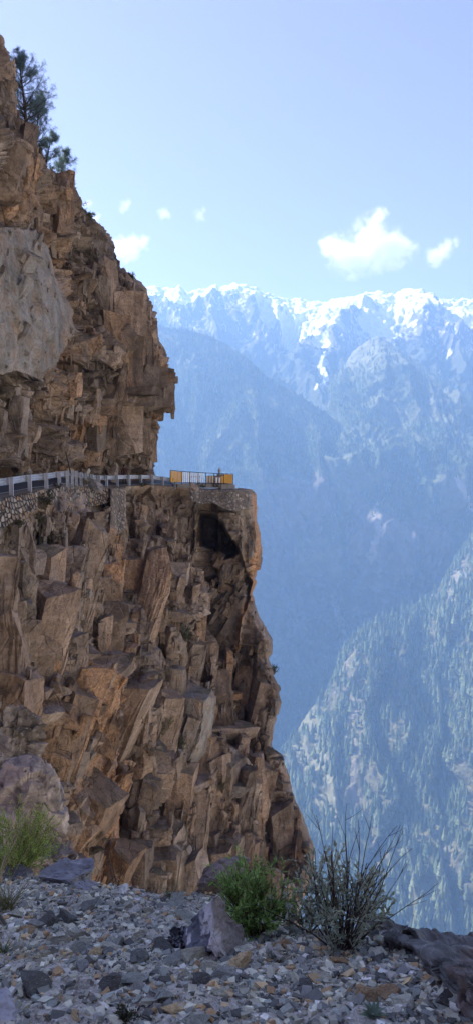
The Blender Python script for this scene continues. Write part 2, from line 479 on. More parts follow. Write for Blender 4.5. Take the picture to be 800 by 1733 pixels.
# --- the near spur
crestD = [(430, 1390), (460, 1310), (490, 1255), (515, 1215), (540, 1182), (558, 1160), (575, 1120), (588, 1090), (604, 1072), (630, 1056), (660, 1040), (695, 1026), (725, 1010), (745, 990), (762, 965), (780, 935), (800, 905), (840, 870), (1000, 780)]
def extraD(px, py, Y, b):
    m = 1.0
    n = fbm(np.stack([px / 40., py / 60., 0 * px], -1), 3, 77) * 14
    x = px + n
    Y = Y * (1 + vstep([(640, 1120), (628, 1200), (632, 1290), (668, 1360), (640, 1430), (600, 1500), (556, 1580), (540, 1680)], x, py, 0.093, 8, 60, 50))
    Y = Y * (1 + vstep([(760, 1100), (742, 1180), (752, 1260), (735, 1340), (742, 1430), (755, 1520), (770, 1640)], x, py, 0.068, 8, 40, 50))
    Y = Y * (1 + vstep([(585, 1180), (580, 1260), (572, 1330), (580, 1400), (590, 1460)], x, py, 0.051, 8, 40, 40))
    Y = Y * (1 + vstep([(690, 1080), (690, 1160), (700, 1240), (690, 1300)], x, py, 0.051, 8, 40, 40))
    return Y
def dispD(P, px, py, b):
    r = ridges(P, 170., 7, .4)
    return (r - .3) * 95 * sstep(b, 0, .12) + fbm(P / 25., 3, 11, .6) * 5
def colD(P, px, py, b):
    n = fbm(P / 90., 5, 25, .6); n2 = fbm(P / np.array([14., 40., 40.]), 4, 26, .6)
    g = lerp((.05, .055, .03), (.13, .122, .068), sstep(n, -.22, .22))
    clear = polymask([(510, 1200), (535, 1190), (555, 1250), (575, 1330), (600, 1400), (560, 1420), (530, 1360), (505, 1280)], px + n * 20, py + n * 20, 10)
    g = lerp(g, (.2, .19, .115), clear)
    sc = np.zeros_like(px)
    for pl, wd in (([(600, 1095), (597, 1130), (588, 1170), (605, 1200), (598, 1250), (612, 1300), (618, 1380), (640, 1460)], 7), ([(562, 1110), (570, 1140), (548, 1150)], 6), ([(795, 935), (775, 980), (765, 1010), (772, 1030)], 8), ([(780, 960), (800, 1010)], 5),
                   ([(697, 1408), (670, 1425), (640, 1450), (628, 1470)], 6), ([(640, 1450), (660, 1500)], 3), ([(785, 1450), (800, 1500), (795, 1560)], 6), ([(545, 1110), (560, 1130), (540, 1160)], 5), ([(480, 1275), (492, 1290)], 4), ([(740, 1340), (752, 1420), (760, 1500)], 4), ([(640, 1240), (655, 1260)], 4)):
        sc = np.maximum(sc, 1 - sstep(linedist(pl, px + n * 16 + n2 * 8, py + n2 * 10), wd * .4, wd * 1.3))
    sc = np.maximum(sc, sstep(n2 + n * .5, .34, .46) * .25)
    wallmask['sc'] = sc
    return lerp(g, (.21, .18, .135), sc * .9)
oD, PD, pxD, pyD = mountain('near_spur', crestD, 1760, [(430, 2050), (560, 2300), (700, 2500), (800, 2700), (1000, 2850)], [(430, 1420), (1000, 1380)], (430, 960), 420, 420, dispD, colD, 0.3, extraD)
oD.data.materials.append(M_MNT); tag(oD, kind='structure')

# --- forest on the slopes
def m_forest():
    nt = NT('conifer_foliage'); a = attr(nt, 'tint').outputs['Color']
    oi = nt.n('ObjectInfo'); c = nt.mix(.5, a, nt.ramp(oi.outputs['Random'], [(0, .55), (1, 1.15)]), 'MULTIPLY')
    nt.bsdf(c, .9, spec=.1); return nt.m
M_FOREST = m_forest()

def conifer_arrays(tiers, sides, seed):
    r = np.random.default_rng(seed); V = []; T = []
    for k in range(tiers):
        z0 = .10 + .82 * k / tiers; z1 = min(1.0, z0 + 1.5 / tiers)
        rad = .19 * (1 - .86 * (k / tiers)) * r.uniform(.85, 1.15)
        b = len(V); ph = r.uniform(0, 6)
        for j in range(sides):
            rr = rad * r.uniform(.62, 1.25); an = ph + j * 2 * pi / sides
            V.append((rr * cos(an), rr * sin(an), z0 + r.uniform(-.03, .02)))
        V.append((0, 0, z1))
        T += [(b + j, b + (j + 1) % sides, b + sides) for j in range(sides)]
    return np.array(V), np.array(T)

def pick(P, px, py, n, dens):
    """random points on a mountain face weighted by world area and density"""
    a = P[:-1, :-1]; e1 = P[:-1, 1:] - a; e2 = P[1:, :-1] - a
    area = np.linalg.norm(np.cross(e1, e2), axis=-1) * dens[:-1, :-1]
    vis = (px[:-1, :-1] > 230) & (px[:-1, :-1] < 830)
    w = (area * vis).ravel(); w /= w.sum()
    k = RNG.choice(len(w), n, p=w)
    f, g = RNG.random((2, n))
    A = a.reshape(-1, 3)[k]; pos = A + e1.reshape(-1, 3)[k] * f[:, None] + e2.reshape(-1, 3)[k] * g[:, None]
    return pos

def forest_mesh(pos, hmin, hmax, seed, tiers, sides, cols):
    n = len(pos); V, T, C = [], [], []
    base = 0
    for var in range(4):
        sel = np.arange(n) % 4 == var
        p = pos[sel]; m = len(p)
        v, t = conifer_arrays(tiers, sides, seed + var)
        H = RNG.uniform(hmin, hmax, m) * (.7 + .5 * RNG.random(m)); wd = RNG.uniform(.85, 1.5, m)
        an = RNG.uniform(0, 2 * pi, m); ca, sa = np.cos(an), np.sin(an)
        x = (v[None, :, 0] * ca[:, None] - v[None, :, 1] * sa[:, None]) * (H * wd)[:, None]
        y = (v[None, :, 0] * sa[:, None] + v[None, :, 1] * ca[:, None]) * (H * wd)[:, None]
        z = v[None, :, 2] * H[:, None] - H[:, None] * .06
        V.append((np.stack([x, y, z], -1) + p[:, None]).reshape(-1, 3))
        T.append((t[None] + (np.arange(m) * len(v))[:, None, None]).reshape(-1, 3) + base); base += m * len(v)
        c = np.asarray(cols[0])[None] + (np.asarray(cols[1]) - np.asarray(cols[0]))[None] * RNG.random((m, 1)) ** 1.5
        C.append(np.repeat(c, len(v), 0))
    return np.concatenate(V), np.concatenate(T), np.concatenate(C)

GR0, GR1 = (.045, .07, .035), (.12, .145, .07)
nB = fbm(PB / 260., 5, 22, .6); nC = fbm(PC / 200., 5, 23, .6); nD = fbm(PD / 90., 5, 25, .6)
posB = pick(PB, pxB, pyB, 5200, (1.05 - .9 * sstep(nB, -.05, .35)) * (.35 + .65 * sstep(pyB, 600, 700)))
posC = pick(PC, pxC, pyC, 17000, (1.1 - .75 * sstep(nC, .0, .4)) * (1 - .93 * wallmask['w']))
clearD = polymask([(510, 1200), (535, 1190), (555, 1250), (575, 1330), (600, 1400), (560, 1420), (530, 1360), (505, 1280)], pxD, pyD, 14)
posD = pick(PD, pxD, pyD, 7200, (1.15 - .95 * sstep(nD, -.12, .3)) * (1 - .8 * clearD) * (1 - .85 * np.clip(wallmask['sc'], 0, 1)))
fv = [forest_mesh(posB, 13, 21, 50, 3, 5, (GR0, GR1)), forest_mesh(posC, 13, 22, 60, 3, 5, (GR0, GR1))]
for nm, (v, t, c) in zip(('right_mountain_forest', 'left_mountain_forest'), fv):
    o = link(nm, np_mesh(nm, v, tris=t, attrs={'tint': c}), M_FOREST)
    tag(o, 'dense conifer forest covering the hazy blue ' + ('right' if 'right' in nm else 'left') + ' mountain', 'forest', kind='stuff')
# the 300 nearest visible spur conifers are trees of their own
uD, tD = posD[:, 0] / posD[:, 1], posD[:, 2] / posD[:, 1]
yy = posD[:, 1] * cos(PITCH) - posD[:, 2] * sin(PITCH)
ppx = CX + F_PX * posD[:, 0] / yy
ppy = CY - F_PX * (posD[:, 2] * cos(PITCH) + posD[:, 1] * sin(PITCH)) / yy
cand = np.where((ppx > 500) & (ppx < 806) & (ppy < 1590) & (ppy > 1200) & ~((ppx < 640) & (ppy > 1480)) & ~((ppx<530)&(ppy>1300)))[0]
near = cand[np.argsort(posD[cand, 1])][:296]
rest = np.setdiff1d(np.arange(len(posD)), near)
v, t, c = forest_mesh(posD[rest], 22, 38, 70, 4, 6, ((.06, .085, .045), (.17, .195, .105)))
tag(link('spur_forest', np_mesh('spur_forest', v, tris=t, attrs={'tint': c}), M_FOREST), 'conifer forest covering the near hazy spur at lower right', 'forest', kind='stuff')
protos = []
for k in range(5):
    v, t = conifer_arrays(6, 8, 90 + k)
    tr = MB(); tr.tube([(0, 0, -.06), (0, 0, .3)], [.018, .012], 5, (.06, .045, .03))
    tr.add(v, t=t, c=np.array([.06, .085, .045]) + np.array([.11, .11, .06]) * (.2 + .18 * k))
    me = tr.mesh('conifer'); me.materials.append(M_FOREST); protos.append(me)
for k, i in enumerate(near):
    o = bpy.data.objects.new('conifer', protos[k % 5]); COL.objects.link(o)
    o.location = posD[i]; s = RNG.uniform(24, 40); w = s * RNG.uniform(.85, 1.4)
    o.scale = (w, w, s); o.rotation_euler = (0, 0, RNG.uniform(0, 6.28))
    tag(o, 'small conical conifer on the sunlit spur across the gorge', 'tree', 'conifers on the near spur')

# --- valley floor reaching the horizon
v = np.array([[-9000, -400, -1380], [9000, -400, -1380], [9000, 8200, -1380], [-9000, 8200, -1380]], float)
o = link('ground', np_mesh('ground', v, [[0, 1, 2, 3]], attrs={'tint': np.tile([.42, .38, .3], (4, 1))}), M_MNT); tag(o, kind='structure')  # out of view; tint kept pale to bounce light up the cliff

# --- unseen slope added right of and behind the ledge to bounce light onto cliffs
nh, mh = 150, 110
al = np.linspace(-1100, 1700, nh)[None] + np.zeros((mh, 1)); dd = np.linspace(0, 1500, mh)[:, None] + np.zeros((1, nh))
hx = .53 * al + .85 * dd + 60; hy = .85 * al - .53 * dd - 60; hzv = -470 + .86 * dd
Ph = np.stack([hx, hy, hzv], -1); nrmh = np.array([-.57, .355, .743])
Ph = Ph + nrmh * (60 * fbm(Ph / 260., 5, 41, .55, True) + 8 * fbm(Ph / 40., 3, 42))[..., None]
ch = lerp((.45, .41, .36), (.32, .30, .23), sstep(fbm(Ph / 130., 5, 43), -.1, .3))
o = link('bounce_hillside', np_mesh('bounce_hillside', Ph, grid_faces(mh, nh), smooth=True, attrs={'tint': ch.reshape(-1, 3)}), M_MNT); tag(o, kind='structure')

# ================================================================== CLIFFS
def finish_sheet(P, nrm_blur, h, hs=None):
    gx = np.gradient(P, axis=1); gy = np.gradient(P, axis=0)
    N = -np.cross(gx, gy); N /= np.linalg.norm(N, axis=-1)[..., None] + 1e-9
    N = np.stack([blur(N[..., k], nrm_blur) for k in range(3)], -1); N /= np.linalg.norm(N, axis=-1)[..., None] + 1e-9
    if hs:
        T = -P.copy(); T[..., 2] *= .3; T /= np.linalg.norm(T, axis=-1)[..., None] + 1e-9
        N = N * (1 - hs) + T * hs; N /= np.linalg.norm(N, axis=-1)[..., None] + 1e-9
    return P + N * h[..., None], N

def rock_height(P, seed, a1=1.5, a2=.8, a3=.34, a4=.13, strata=0.0):
    h = a1 * blur(facets(P, (4.6, 4.6, 6.5), seed, 1.5, .25), 2, 1) + a2 * blur(facets(P, (2.0, 2.0, 2.5), seed + 11, 1.5, .55), 1, 2)
    h = h + a3 * blur(facets(P, (.95, .95, .75), seed + 23, 1.5, .5), 1, 1) + a4 * facets(P, (.42, .42, .3), seed + 37, 1.4, .4)
    h = h + .05 * fbm(P / .5, 3, seed + 51) + .4 * fbm(P / 6., 3, seed + 61)
    b = (P[..., 2] + .16 * P[..., 0] - .1 * P[..., 1]) / .9 + .5 * fbm(P / 3., 3, seed + 71)
    saw = b - np.floor(b)
    h = h + strata * (saw * .75 + .25 * (np.floor(b) % 2))
    return h

def block_protos(n, seed):
    import bmesh
    rg = np.random.default_rng(seed); out = []
    for _ in range(n):
        bm = bmesh.new(); bmesh.ops.create_cube(bm, size=2.0)
        for v_ in bm.verts: v_.co += Vector(rg.uniform(-.16, .16, 3).tolist())
        for k in range(int(rg.integers(3, 9))):
            nn = rg.normal(size=3); nn /= np.linalg.norm(nn); nn = Vector(nn.tolist())
            bmesh.ops.bisect_plane(bm, geom=bm.verts[:] + bm.edges[:] + bm.faces[:], plane_co=nn * rg.uniform(.72, 1.2), plane_no=nn, clear_outer=True)
            co_ = [tuple(v_.co) for v_ in bm.verts]; bm.free(); bm = bmesh.new()
            for c_ in co_: bm.verts.new(c_)
            bmesh.ops.convex_hull(bm, input=bm.verts[:])
            for v_ in [v_ for v_ in bm.verts if not v_.link_faces]: bm.verts.remove(v_)
        bmesh.ops.triangulate(bm, faces=bm.faces[:]); bm.verts.index_update()
        out.append((np.array([v_.co[:] for v_ in bm.verts]) * .5, np.array([[v_.index for v_ in f_.verts] for f_ in bm.faces]))); bm.free()
    return out
def subdivide(V, T):
    mids = {}; V = [tuple(v_) for v_ in V]; out = []
    def mid(a, b):
        k = (min(a, b), max(a, b))
        if k not in mids: mids[k] = len(V); V.append(tuple((np.array(V[a]) + np.array(V[b])) / 2))
        return mids[k]
    for a, b, c in T:
        x, y, z = mid(a, b), mid(b, c), mid(c, a); out += [(a, x, z), (x, b, y), (z, y, c), (x, y, z)]
    return np.array(V), np.array(out)
PROTO = block_protos(64, 77)
PROTO1 = [subdivide(*p_) for p_ in PROTO]; PROTO2 = [subdivide(*subdivide(*p_)) for p_ in PROTO1]
def joint_blocks(P, zone, room, classes, seed, aspects, dip0=-.12):
    """broken rock: blocks bounded by shared joint directions, bedded into the face; smaller ones also break up the bigger ones.
    room: photo pixels of free space round every point of the face"""
    rg = np.random.default_rng(seed); VV, TT, ZZ = [], [], []; base = 0
    nr_, nc_ = P.shape[:2]
    dipf = .22 * fbm(P[::8, ::8] / 9., 2, seed)
    yawf = fbm(P[::8, ::8] / np.array([5., 9., 8.]), 2, seed + 3)
    hosts = []
    for cnt, lo, hi, pmin, pmax, margin in classes:
        w8 = (room > margin).astype(float).ravel(); w8 /= w8.sum()
        new_hosts = []
        for q_, k in enumerate(rg.choice(len(w8), cnt, p=w8)):
            i, j = divmod(int(k), nc_); c_ = P[i, j]; z0 = zone[i, j]; yaw0 = None
            if hosts and q_ % 2:
                hv, ht, hz, hyaw, hroom = hosts[int(rg.integers(0, len(hosts)))]
                t_ = ht[int(rg.integers(0, len(ht)))]; A_, B_, C_ = hv[t_]
                nn = np.cross(B_ - A_, C_ - A_)
                if nn @ A_ > 0: continue
                u_, v_ = rg.random(2)
                if u_ + v_ > 1: u_, v_ = 1 - u_, 1 - v_
                c_ = A_ + (B_ - A_) * u_ + (C_ - A_) * v_; z0 = hz; yaw0 = hyaw
            w = rg.uniform(lo, hi) * min(1.4, max(.3, c_[1] / 48)) * rg.uniform(.8, 1.2)
            a_ = rg.random()
            if (yaw0 is not None or room[i, j] < 60) and a_ < aspects[0] + aspects[1]: a_ = .99 if a_ > aspects[0] else a_
            if yaw0 is not None:
                if hroom < 70: continue
                w = min(w, .55)
            else: w = min(w, max(.1, room[i, j] * c_[1] / F_PX / .95))
            if a_ < aspects[0]: dims = np.array([w * .62, w * .8, w * rg.uniform(1.5, 3.2)])
            elif a_ < aspects[0] + aspects[1]: dims = np.array([w * 1.45, w, w * rg.uniform(.16, .45)])
            else: dims = np.array([w, w * .9, w * rg.uniform(.7, 1.1)])
            yaw = (.36 if yawf[i // 8, j // 8] > 0 else -.42) * (1 if rg.random() < .8 else rg.uniform(-1, .6)) + rg.normal() * .09 + math.atan2(-c_[0], c_[1])
            if yaw0 is not None and rg.random() < .7: yaw = yaw0 + rg.normal() * .08
            roll = dip0 + dipf[i // 8, j // 8] + rg.normal() * .06; pitch = rg.normal() * .09 + .03
            R = np.array(Matrix.Rotation(yaw, 3, 'Z') @ Matrix.Rotation(-roll, 3, 'Y') @ Matrix.Rotation(pitch, 3, 'X'))
            pk = int(rg.integers(0, len(PROTO))); V, T = (PROTO2 if w > 1.3 else PROTO1 if w > .6 else PROTO)[pk]
            back = c_ * np.array([1, 1, .3]); back /= np.linalg.norm(back)
            ctr = c_ + back * dims[1] * (.5 - rg.uniform(pmin, pmax))
            W = (V * dims) @ R.T + ctr
            VV.append(W); TT.append(T + base); base += len(V)
            z_ = z0.copy(); z_[2] = np.clip(z_[2] + max(0, rg.normal() * .34 - .06), 0, .85); z_[0] = np.clip(z_[0] + rg.normal() * .16, 0, 1); z_[1] = np.clip(z_[1] + max(0, rg.normal() * .4 - .15), 0, 1)
            ZZ.append(np.tile(z_, (len(V), 1)))
            if w > .7: new_hosts.append((W, T, z_, yaw, room[i, j]))
        hosts += new_hosts
    V = np.concatenate(VV)
    V = V + .16 * np.stack([perlin(V / 1.1, seed + k) for k in range(3)], -1) + .07 * np.stack([perlin(V / .38, seed + 5 + k) for k in range(3)], -1)
    d = -V * np.array([1, 1, .2]); d /= np.linalg.norm(d, axis=1)[:, None]
    V = V + d * (.22 * fbm(V / np.array([1.1, 1.1, .8]), 2, seed + 20, .5, True) + .07 * fbm(V / .34, 2, seed + 30))[:, None]
    return V, np.concatenate(TT), np.concatenate(ZZ)
def polydist(poly, x, y):
    return np.where(polymask(poly, x, y, .01) > .5, -1., 1.) * linedist(list(poly) + [poly[0]], x, y)

# ---- lower cliff
TOP = [(-400, 905), (-260, 885), (-100, 860), (0, 843), (20, 839), (51, 832), (79, 828), (101, 823), (138, 823), (168, 825), (199, 824), (258, 821), (296, 824), (340, 828), (396, 828), (420, 829), (428, 832), (434, 838), (560, 840)]
RAILY = [(-400, 14), (-260, 18.5), (-100, 25.5), (0, 31.3), (20, 33), (51, 36), (79, 39), (101, 42), (117, 45.5), (138, 50.5), (168, 55), (199, 58.5), (258, 64), (296, 68), (340, 69), (396, 70), (431, 72), (560, 74)]
SIL_L = [(800, 430), (832, 430), (838, 433), (860, 434), (880, 433), (905, 440), (945, 440), (975, 436), (1005, 428), (1020, 432), (1045, 441), (1070, 455), (1092, 462), (1108, 461), (1114, 455), (1140, 463), (1165, 474), (1190, 477), (1215, 470), (1240, 463), (1270, 460), (1279, 478), (1292, 480), (1310, 487), (1340, 495), (1370, 508), (1405, 522), (1440, 530), (1465, 531), (1490, 526), (1510, 516), (1535, 506), (1600, 508), (1760, 520)]
LC = [-400, -260, 0, 50, 100, 140, 200, 300, 430, 560]
LR = [820, 950, 1100, 1250, 1400, 1520, 1760]
LT = [[14, 18.5, 31.3, 36, 42, 50.5, 58.5, 68, 72, 74],
      [12, 16, 29, 32, 36, 40, 48, 62, 71, 73],
      [11, 14, 26, 29, 32, 35, 42, 55, 66, 70],
      [10, 12.5, 23, 26, 29, 32, 38, 50, 61, 67],
      [9, 11, 20, 23, 27, 30, 35, 46, 56, 60],
      [8, 10, 18, 21, 25, 28, 33, 42, 50, 54],
      [7, 8.5, 15, 18, 22, 25, 30, 37, 44, 47]]
LT = [[.5 * a_ + .5 * b_ for a_, b_ in zip(LT[0], row)] for row in LT]
nr, ncl, nvis, nwrap, ntop = 760, 60, 560, 26, 14
aa = np.concatenate([np.linspace(-400, -12, ncl, endpoint=False) , np.zeros(nvis)])
fa = np.concatenate([np.zeros(ncl), np.linspace(0, 1, nvis)])
b = np.linspace(0, 1, nr)[:, None]
px = np.zeros((nr, ncl + nvis)); py = np.full_like(px, 1200.)
for _ in range(4):
    sx = line(SIL_L, py)
    px = np.where(np.arange(ncl + nvis)[None] < ncl, aa[None], -12 + fa[None] * (sx + 12))
    py = line(TOP, px); py = py + (1760 - py) * b
sx = line(SIL_L, py)
# jitter of the drawn feature lines so that edges break along blocks
# the wall is a flight of buttresses: flat faces that stand forward, then step back along a vertical edge, with ledges between
Yr = bilin(LC, LR, LT, px, py); Qr = pt(px, py, Yr)
Qa = np.stack([Qr[..., 0] / Qr[..., 1] * 45, .12 * Qr[..., 1], Qr[..., 2] / Qr[..., 1] * 45], -1)
wx = 14 * perlin(Qa / np.array([3., 3., 5.]), 311); wy = 18 * perlin(Qa / np.array([6., 3., 3.]), 313) - .12 * (px - 200)
def terrace(v, edges, keep):
    out = v.copy()
    for k in range(len(edges) - 1):
        a0, a1 = edges[k], edges[k + 1]
        f = (v - a0) / (a1 - a0); m = (f >= 0) & (f < 1)
        out = np.where(m, a0 + (a1 - a0) * (keep * f + (1 - keep) * sstep(f, .88, 1.0)), out)
    return out
EDG = [np.full_like(py, -400.), np.full_like(py, -200.), np.full_like(py, -60.), 20 + 0 * py, line([(820, 62), (950, 66), (1050, 58), (1200, 40), (1400, 70), (1760, 80)], py), line([(820, 112), (960, 116), (1100, 125), (1300, 110), (1500, 120), (1760, 130)], py),
       line([(820, 160), (950, 162), (1100, 165), (1300, 160), (1760, 160)], py), line([(820, 216), (905, 213), (950, 216), (1000, 202), (1045, 192), (1180, 199), (1280, 206), (1400, 206), (1760, 196)], py),
       line([(820, 258), (1000, 246), (1100, 258), (1200, 262), (1400, 268), (1760, 275)], py), line([(820, 300), (1000, 296), (1100, 300), (1200, 318), (1300, 334), (1500, 345), (1760, 350)], py),
       line([(820, 345), (1050, 347), (1150, 378), (1250, 392), (1400, 410), (1760, 430)], py), line([(820, 408), (1000, 425), (1120, 415), (1250, 432), (1400, 470), (1760, 490)], py), np.full_like(py, 600.)]
pxq = terrace(np.clip(px + wx, -399, 599), EDG, .4)
REDG = [800 + 0 * px, 905 + 0 * px, line([(0, 1005), (150, 1015), (250, 985), (345, 985), (560, 1000)], px), 1095 + .05 * px, 1180 - .1 * px, 1290 + .05 * px, 1395 + 0 * px, 1500 + 0 * px, 1770 + 0 * px]
pyq = terrace(np.clip(py + wy, 801, 1769), REDG, .7)
Y0 = bilin(LC, LR, LT, pxq, pyq)
top_fix = line(RAILY, px); Y0 = top_fix * (1 - sstep(b, 0, .06)) + Y0 * sstep(b, 0, .06)
Y0 = blur(Y0, 1, 2); Y0[:3] = top_fix[:3]
Q = pt(px, py, Y0)
jx = 9 * blur(facets(Q, (3, 3, 2.2), 301, .6), 2) + 5 * perlin(Q / 1.2, 302); jy = 8 * blur(facets(Q, (3, 3, 2.2), 303, .6), 2) + 5 * perlin(Q / 1.2, 304)
x, y = px + jx, py + jy
Y = Y0.copy()
R1 = [(217, 862), (213, 905), (218, 950), (200, 1000), (188, 1045), (197, 1100), (198, 1180), (205, 1250), (207, 1340), (206, 1420), (195, 1520)]
Y += vstep(R1, x, y, 2.0, 4, 70)
Y += vstep([(110, 900), (118, 940), (114, 965)], x, y, 1.6, 3, 30)
Y += vstep([(60, 900), (70, 950), (50, 985)], x, y, 1.8, 3, 30)
niche = polymask([(345, 872), (376, 884), (402, 932), (424, 985), (418, 1030), (404, 1080), (396, 1120), (372, 1108), (348, 1050), (346, 985), (352, 930)], px + jx * .4, py + jy * .4, 3)
Y += 2.6 * niche
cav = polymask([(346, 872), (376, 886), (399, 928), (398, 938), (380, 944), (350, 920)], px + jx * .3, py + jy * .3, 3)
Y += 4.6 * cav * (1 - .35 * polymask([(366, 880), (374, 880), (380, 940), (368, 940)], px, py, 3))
Y += vstep([(262, 1100), (300, 1150), (318, 1200), (335, 1240), (334, 1310)], x, y, 3.2, 4, 45)
Y += vstep([(395, 1150), (398, 1200), (415, 1260), (440, 1330), (452, 1400), (445, 1520)], x, y, 3.0, 5, 30)
Y += vstep([(300, 1290), (312, 1340), (330, 1400), (345, 1480)], x, y, 2.2, 4, 40)
Y += vstep([(240, 1150), (246, 1210), (232, 1290)], x, y, -1.8, 4, 40)
Y += vstep([(345, 1050), (352, 1100), (380, 1150), (398, 1180)], x, y, 1.8, 4, 40)
for g, amp, w in (([(293, 1035), (297, 1080), (290, 1125)], 2.4, 8), ([(375, 1180), (365, 1215), (372, 1240)], 2.2, 5), ([(348, 1108), (338, 1150), (332, 1170)], 1.8, 5), ([(225, 1262), (222, 1320), (212, 1400), (210, 1480)], 2.8, 11),
                  ([(282, 1370), (285, 1430)], 2.2, 13), ([(100, 1020), (150, 1060), (120, 1100)], 1.2, 12), ([(65, 880), (60, 930)], 1.0, 10), ([(240, 905), (262, 895), (300, 960)], 1.4, 5), ([(130, 1140), (170, 1200), (180, 1240)], .9, 4), ([(420, 1180), (410, 1260), (430, 1330)], 1.2, 7)):
    Y += 1.7 * amp * np.exp(-(linedist(g, x, y) / (w * 1.15)) ** 2)
Y += hstep([(395, 1108), (430, 1106), (465, 1110)], x, y, 1.2, 3, 30)
Y += hstep([(250, 985), (300, 990), (345, 978)], x, y, 1.2, 3, 30)
Y += hstep([(60, 1000), (110, 1012), (180, 1000)], x, y, 1.5, 3, 30)
e = np.clip((px - (sx - 15)) / 15, 0, 1)
Y += 4.5 * (1 - np.sqrt(1 - (e * .999) ** 2))
P = pt(px, py, Y)
diag = polymask([(60, 1170), (190, 1130), (205, 1300), (203, 1500), (150, 1520), (110, 1400), (60, 1300)], px, py, 18)
strz = np.maximum(polymask([(230, 900), (345, 900), (345, 1040), (230, 1040)], px, py, 25), .3)
ca_, sa_ = cos(.16), sin(.16)
PA_ = np.stack([Qa[..., 0] * ca_ - Qa[..., 2] * sa_, Qa[..., 1], Qa[..., 0] * sa_ + Qa[..., 2] * ca_], -1)
hh = 1.5 * blur(facets(PA_, (4.4, 6, 7.5), 100, 1.6), 1, 1) + .4 * blur(facets(PA_, (2.3, 5, 3.4), 111, 1.5), 1, 1)
hh = hh + .2 * blur(facets(PA_, (1.3, 4, .85), 123, 1.4), 1, 1) + .1 * facets(PA_, (.5, 2, .3), 137, 1.4) + .35 * fbm(PA_ / 6., 3, 161) + .03 * fbm(P / .4, 3, 151)
bq = (PA_[..., 2] + .10 * PA_[..., 0]) / .85 + .4 * fbm(PA_ / 4., 2, 171); bm_ = sstep(fbm(PA_ / 5., 2, 172), -.1, .25)
hh = hh + .36 * bm_ * ((bq - np.floor(bq)) * .7 + .3 * (np.floor(bq) % 2))
hh = hh * np.clip(P[..., 1] / 45, .35, 1.5)
calm = 1 - .45 * diag - .45 * niche - .25 * sstep(px, 395, 420) * (1 - sstep(py, 980, 1040))
hh = hh * calm * (1 - .6 * e) * sstep(b, 0, .02)
# back of the nose and the level top
wv = np.linspace(0, 1, nwrap + 1)[1:] ** 1.5 * 30
Ps = P[:, -1]
wrap = Ps[:, None] + wv[None, :, None] * np.array([-.38, 1, 0])[None, None]
PW = np.concatenate([P, wrap], 1)
hW = np.concatenate([hh, np.repeat(hh[:, -1:], nwrap, 1) + .5 * facets(wrap, (2, 2, 3), 140)], 1)
PF, NL = finish_sheet(PW, 8, hW, .7)
topd = np.linspace(1, 0, ntop, endpoint=False)[:, None, None] * 9
row0 = PF[0]
dirn = row0.copy(); dirn[:, 2] = 0; dirn /= np.linalg.norm(dirn, axis=1)[:, None]
TP = row0[None] + topd * dirn[None]
TP[..., 2] += .18 * fbm(TP / 1.3, 3, 150) * (topd[..., 0] > .7) - .12 * (topd[..., 0] > .7)
ALL = np.concatenate([TP, PF], 0)
zone = np.zeros((nr, ncl + nvis, 3))
R1x = np.interp(py, [p[1] for p in R1], [p[0] for p in R1])
dR = px + jx * .6 - R1x
nz = fbm(P / 3., 4, 160)
zone[..., 0] = np.clip(np.exp(-np.maximum(-dR, 0) / 22.) * (dR < 3) * sstep(py, 880, 920) * (.75 + nz) + diag * (.62 + nz * 1.2) + polymask([(425, 836), (436, 834), (440, 980), (425, 1020), (412, 1060), (398, 1130), (388, 1200), (380, 1180), (405, 1050), (424, 990), (428, 930)], px + jx * .2, py, 3) * 1.0
                          + .8 * polymask([(495, 1380), (530, 1430), (530, 1500), (480, 1520)], px, py, 20) * (.4 + nz) + .25 * sstep(nz, .1, .4), 0, 1)
zone[..., 1] = .5 * np.clip(polymask([(255, 1120), (300, 1150), (330, 1240), (320, 1290), (270, 1220)], px, py, 8), 0, 1) + .35 * polymask([(0, 880), (110, 880), (110, 1000), (0, 1040)], px, py, 30) + .4 * polymask([(318, 830), (425, 832), (415, 930), (398, 935), (372, 880), (330, 868)], px + jx * .3, py + jy * .3, 4)
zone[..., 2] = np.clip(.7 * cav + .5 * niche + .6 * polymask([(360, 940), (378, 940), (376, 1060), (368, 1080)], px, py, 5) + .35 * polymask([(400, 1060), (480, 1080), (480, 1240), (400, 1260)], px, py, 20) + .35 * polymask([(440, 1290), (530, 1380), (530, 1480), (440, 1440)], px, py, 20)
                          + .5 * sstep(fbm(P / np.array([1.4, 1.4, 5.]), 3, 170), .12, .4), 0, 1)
zw = np.concatenate([zone, np.repeat(zone[:, -1:], nwrap, 1)], 1)
zw = np.concatenate([np.repeat(zw[:1] * 0, ntop, 0), zw], 0)
NICHE = [(345, 872), (376, 884), (402, 932), (424, 985), (418, 1030), (404, 1080), (396, 1120), (372, 1108), (348, 1050), (346, 985), (352, 930)]
MASW = [(318, 812), (428, 812), (426, 868), (396, 872), (360, 860), (322, 856)]
diagm = (diag > .5)
room = np.minimum(np.minimum(sx - px, (py - line(TOP, px)) * .42), np.minimum(polydist(NICHE, px, py), polydist(MASW, px, py)))
room = np.minimum(room, np.where(px < 225, py - line([(-30, 905), (0, 900), (34, 882), (62, 866), (84, 852), (118, 868), (150, 860), (184, 852), (190, 895), (225, 895)], px), 99))
room = np.where((px > -30) & (py < 1560), room, -1)
bv, bt_, bz = joint_blocks(PF[:, :ncl + nvis], zone, np.where(diagm, -1, room), [(120, 1.9, 3.6, .0, .035, 60), (380, .9, 1.9, .0, .06, 26), (1700, .3, .75, .01, .12, 9), (4600, .12, .32, .03, .25, 3)], 5001, (.66, .2))
nroom = np.where(cav < .2, -polydist(NICHE, px, py), -1)
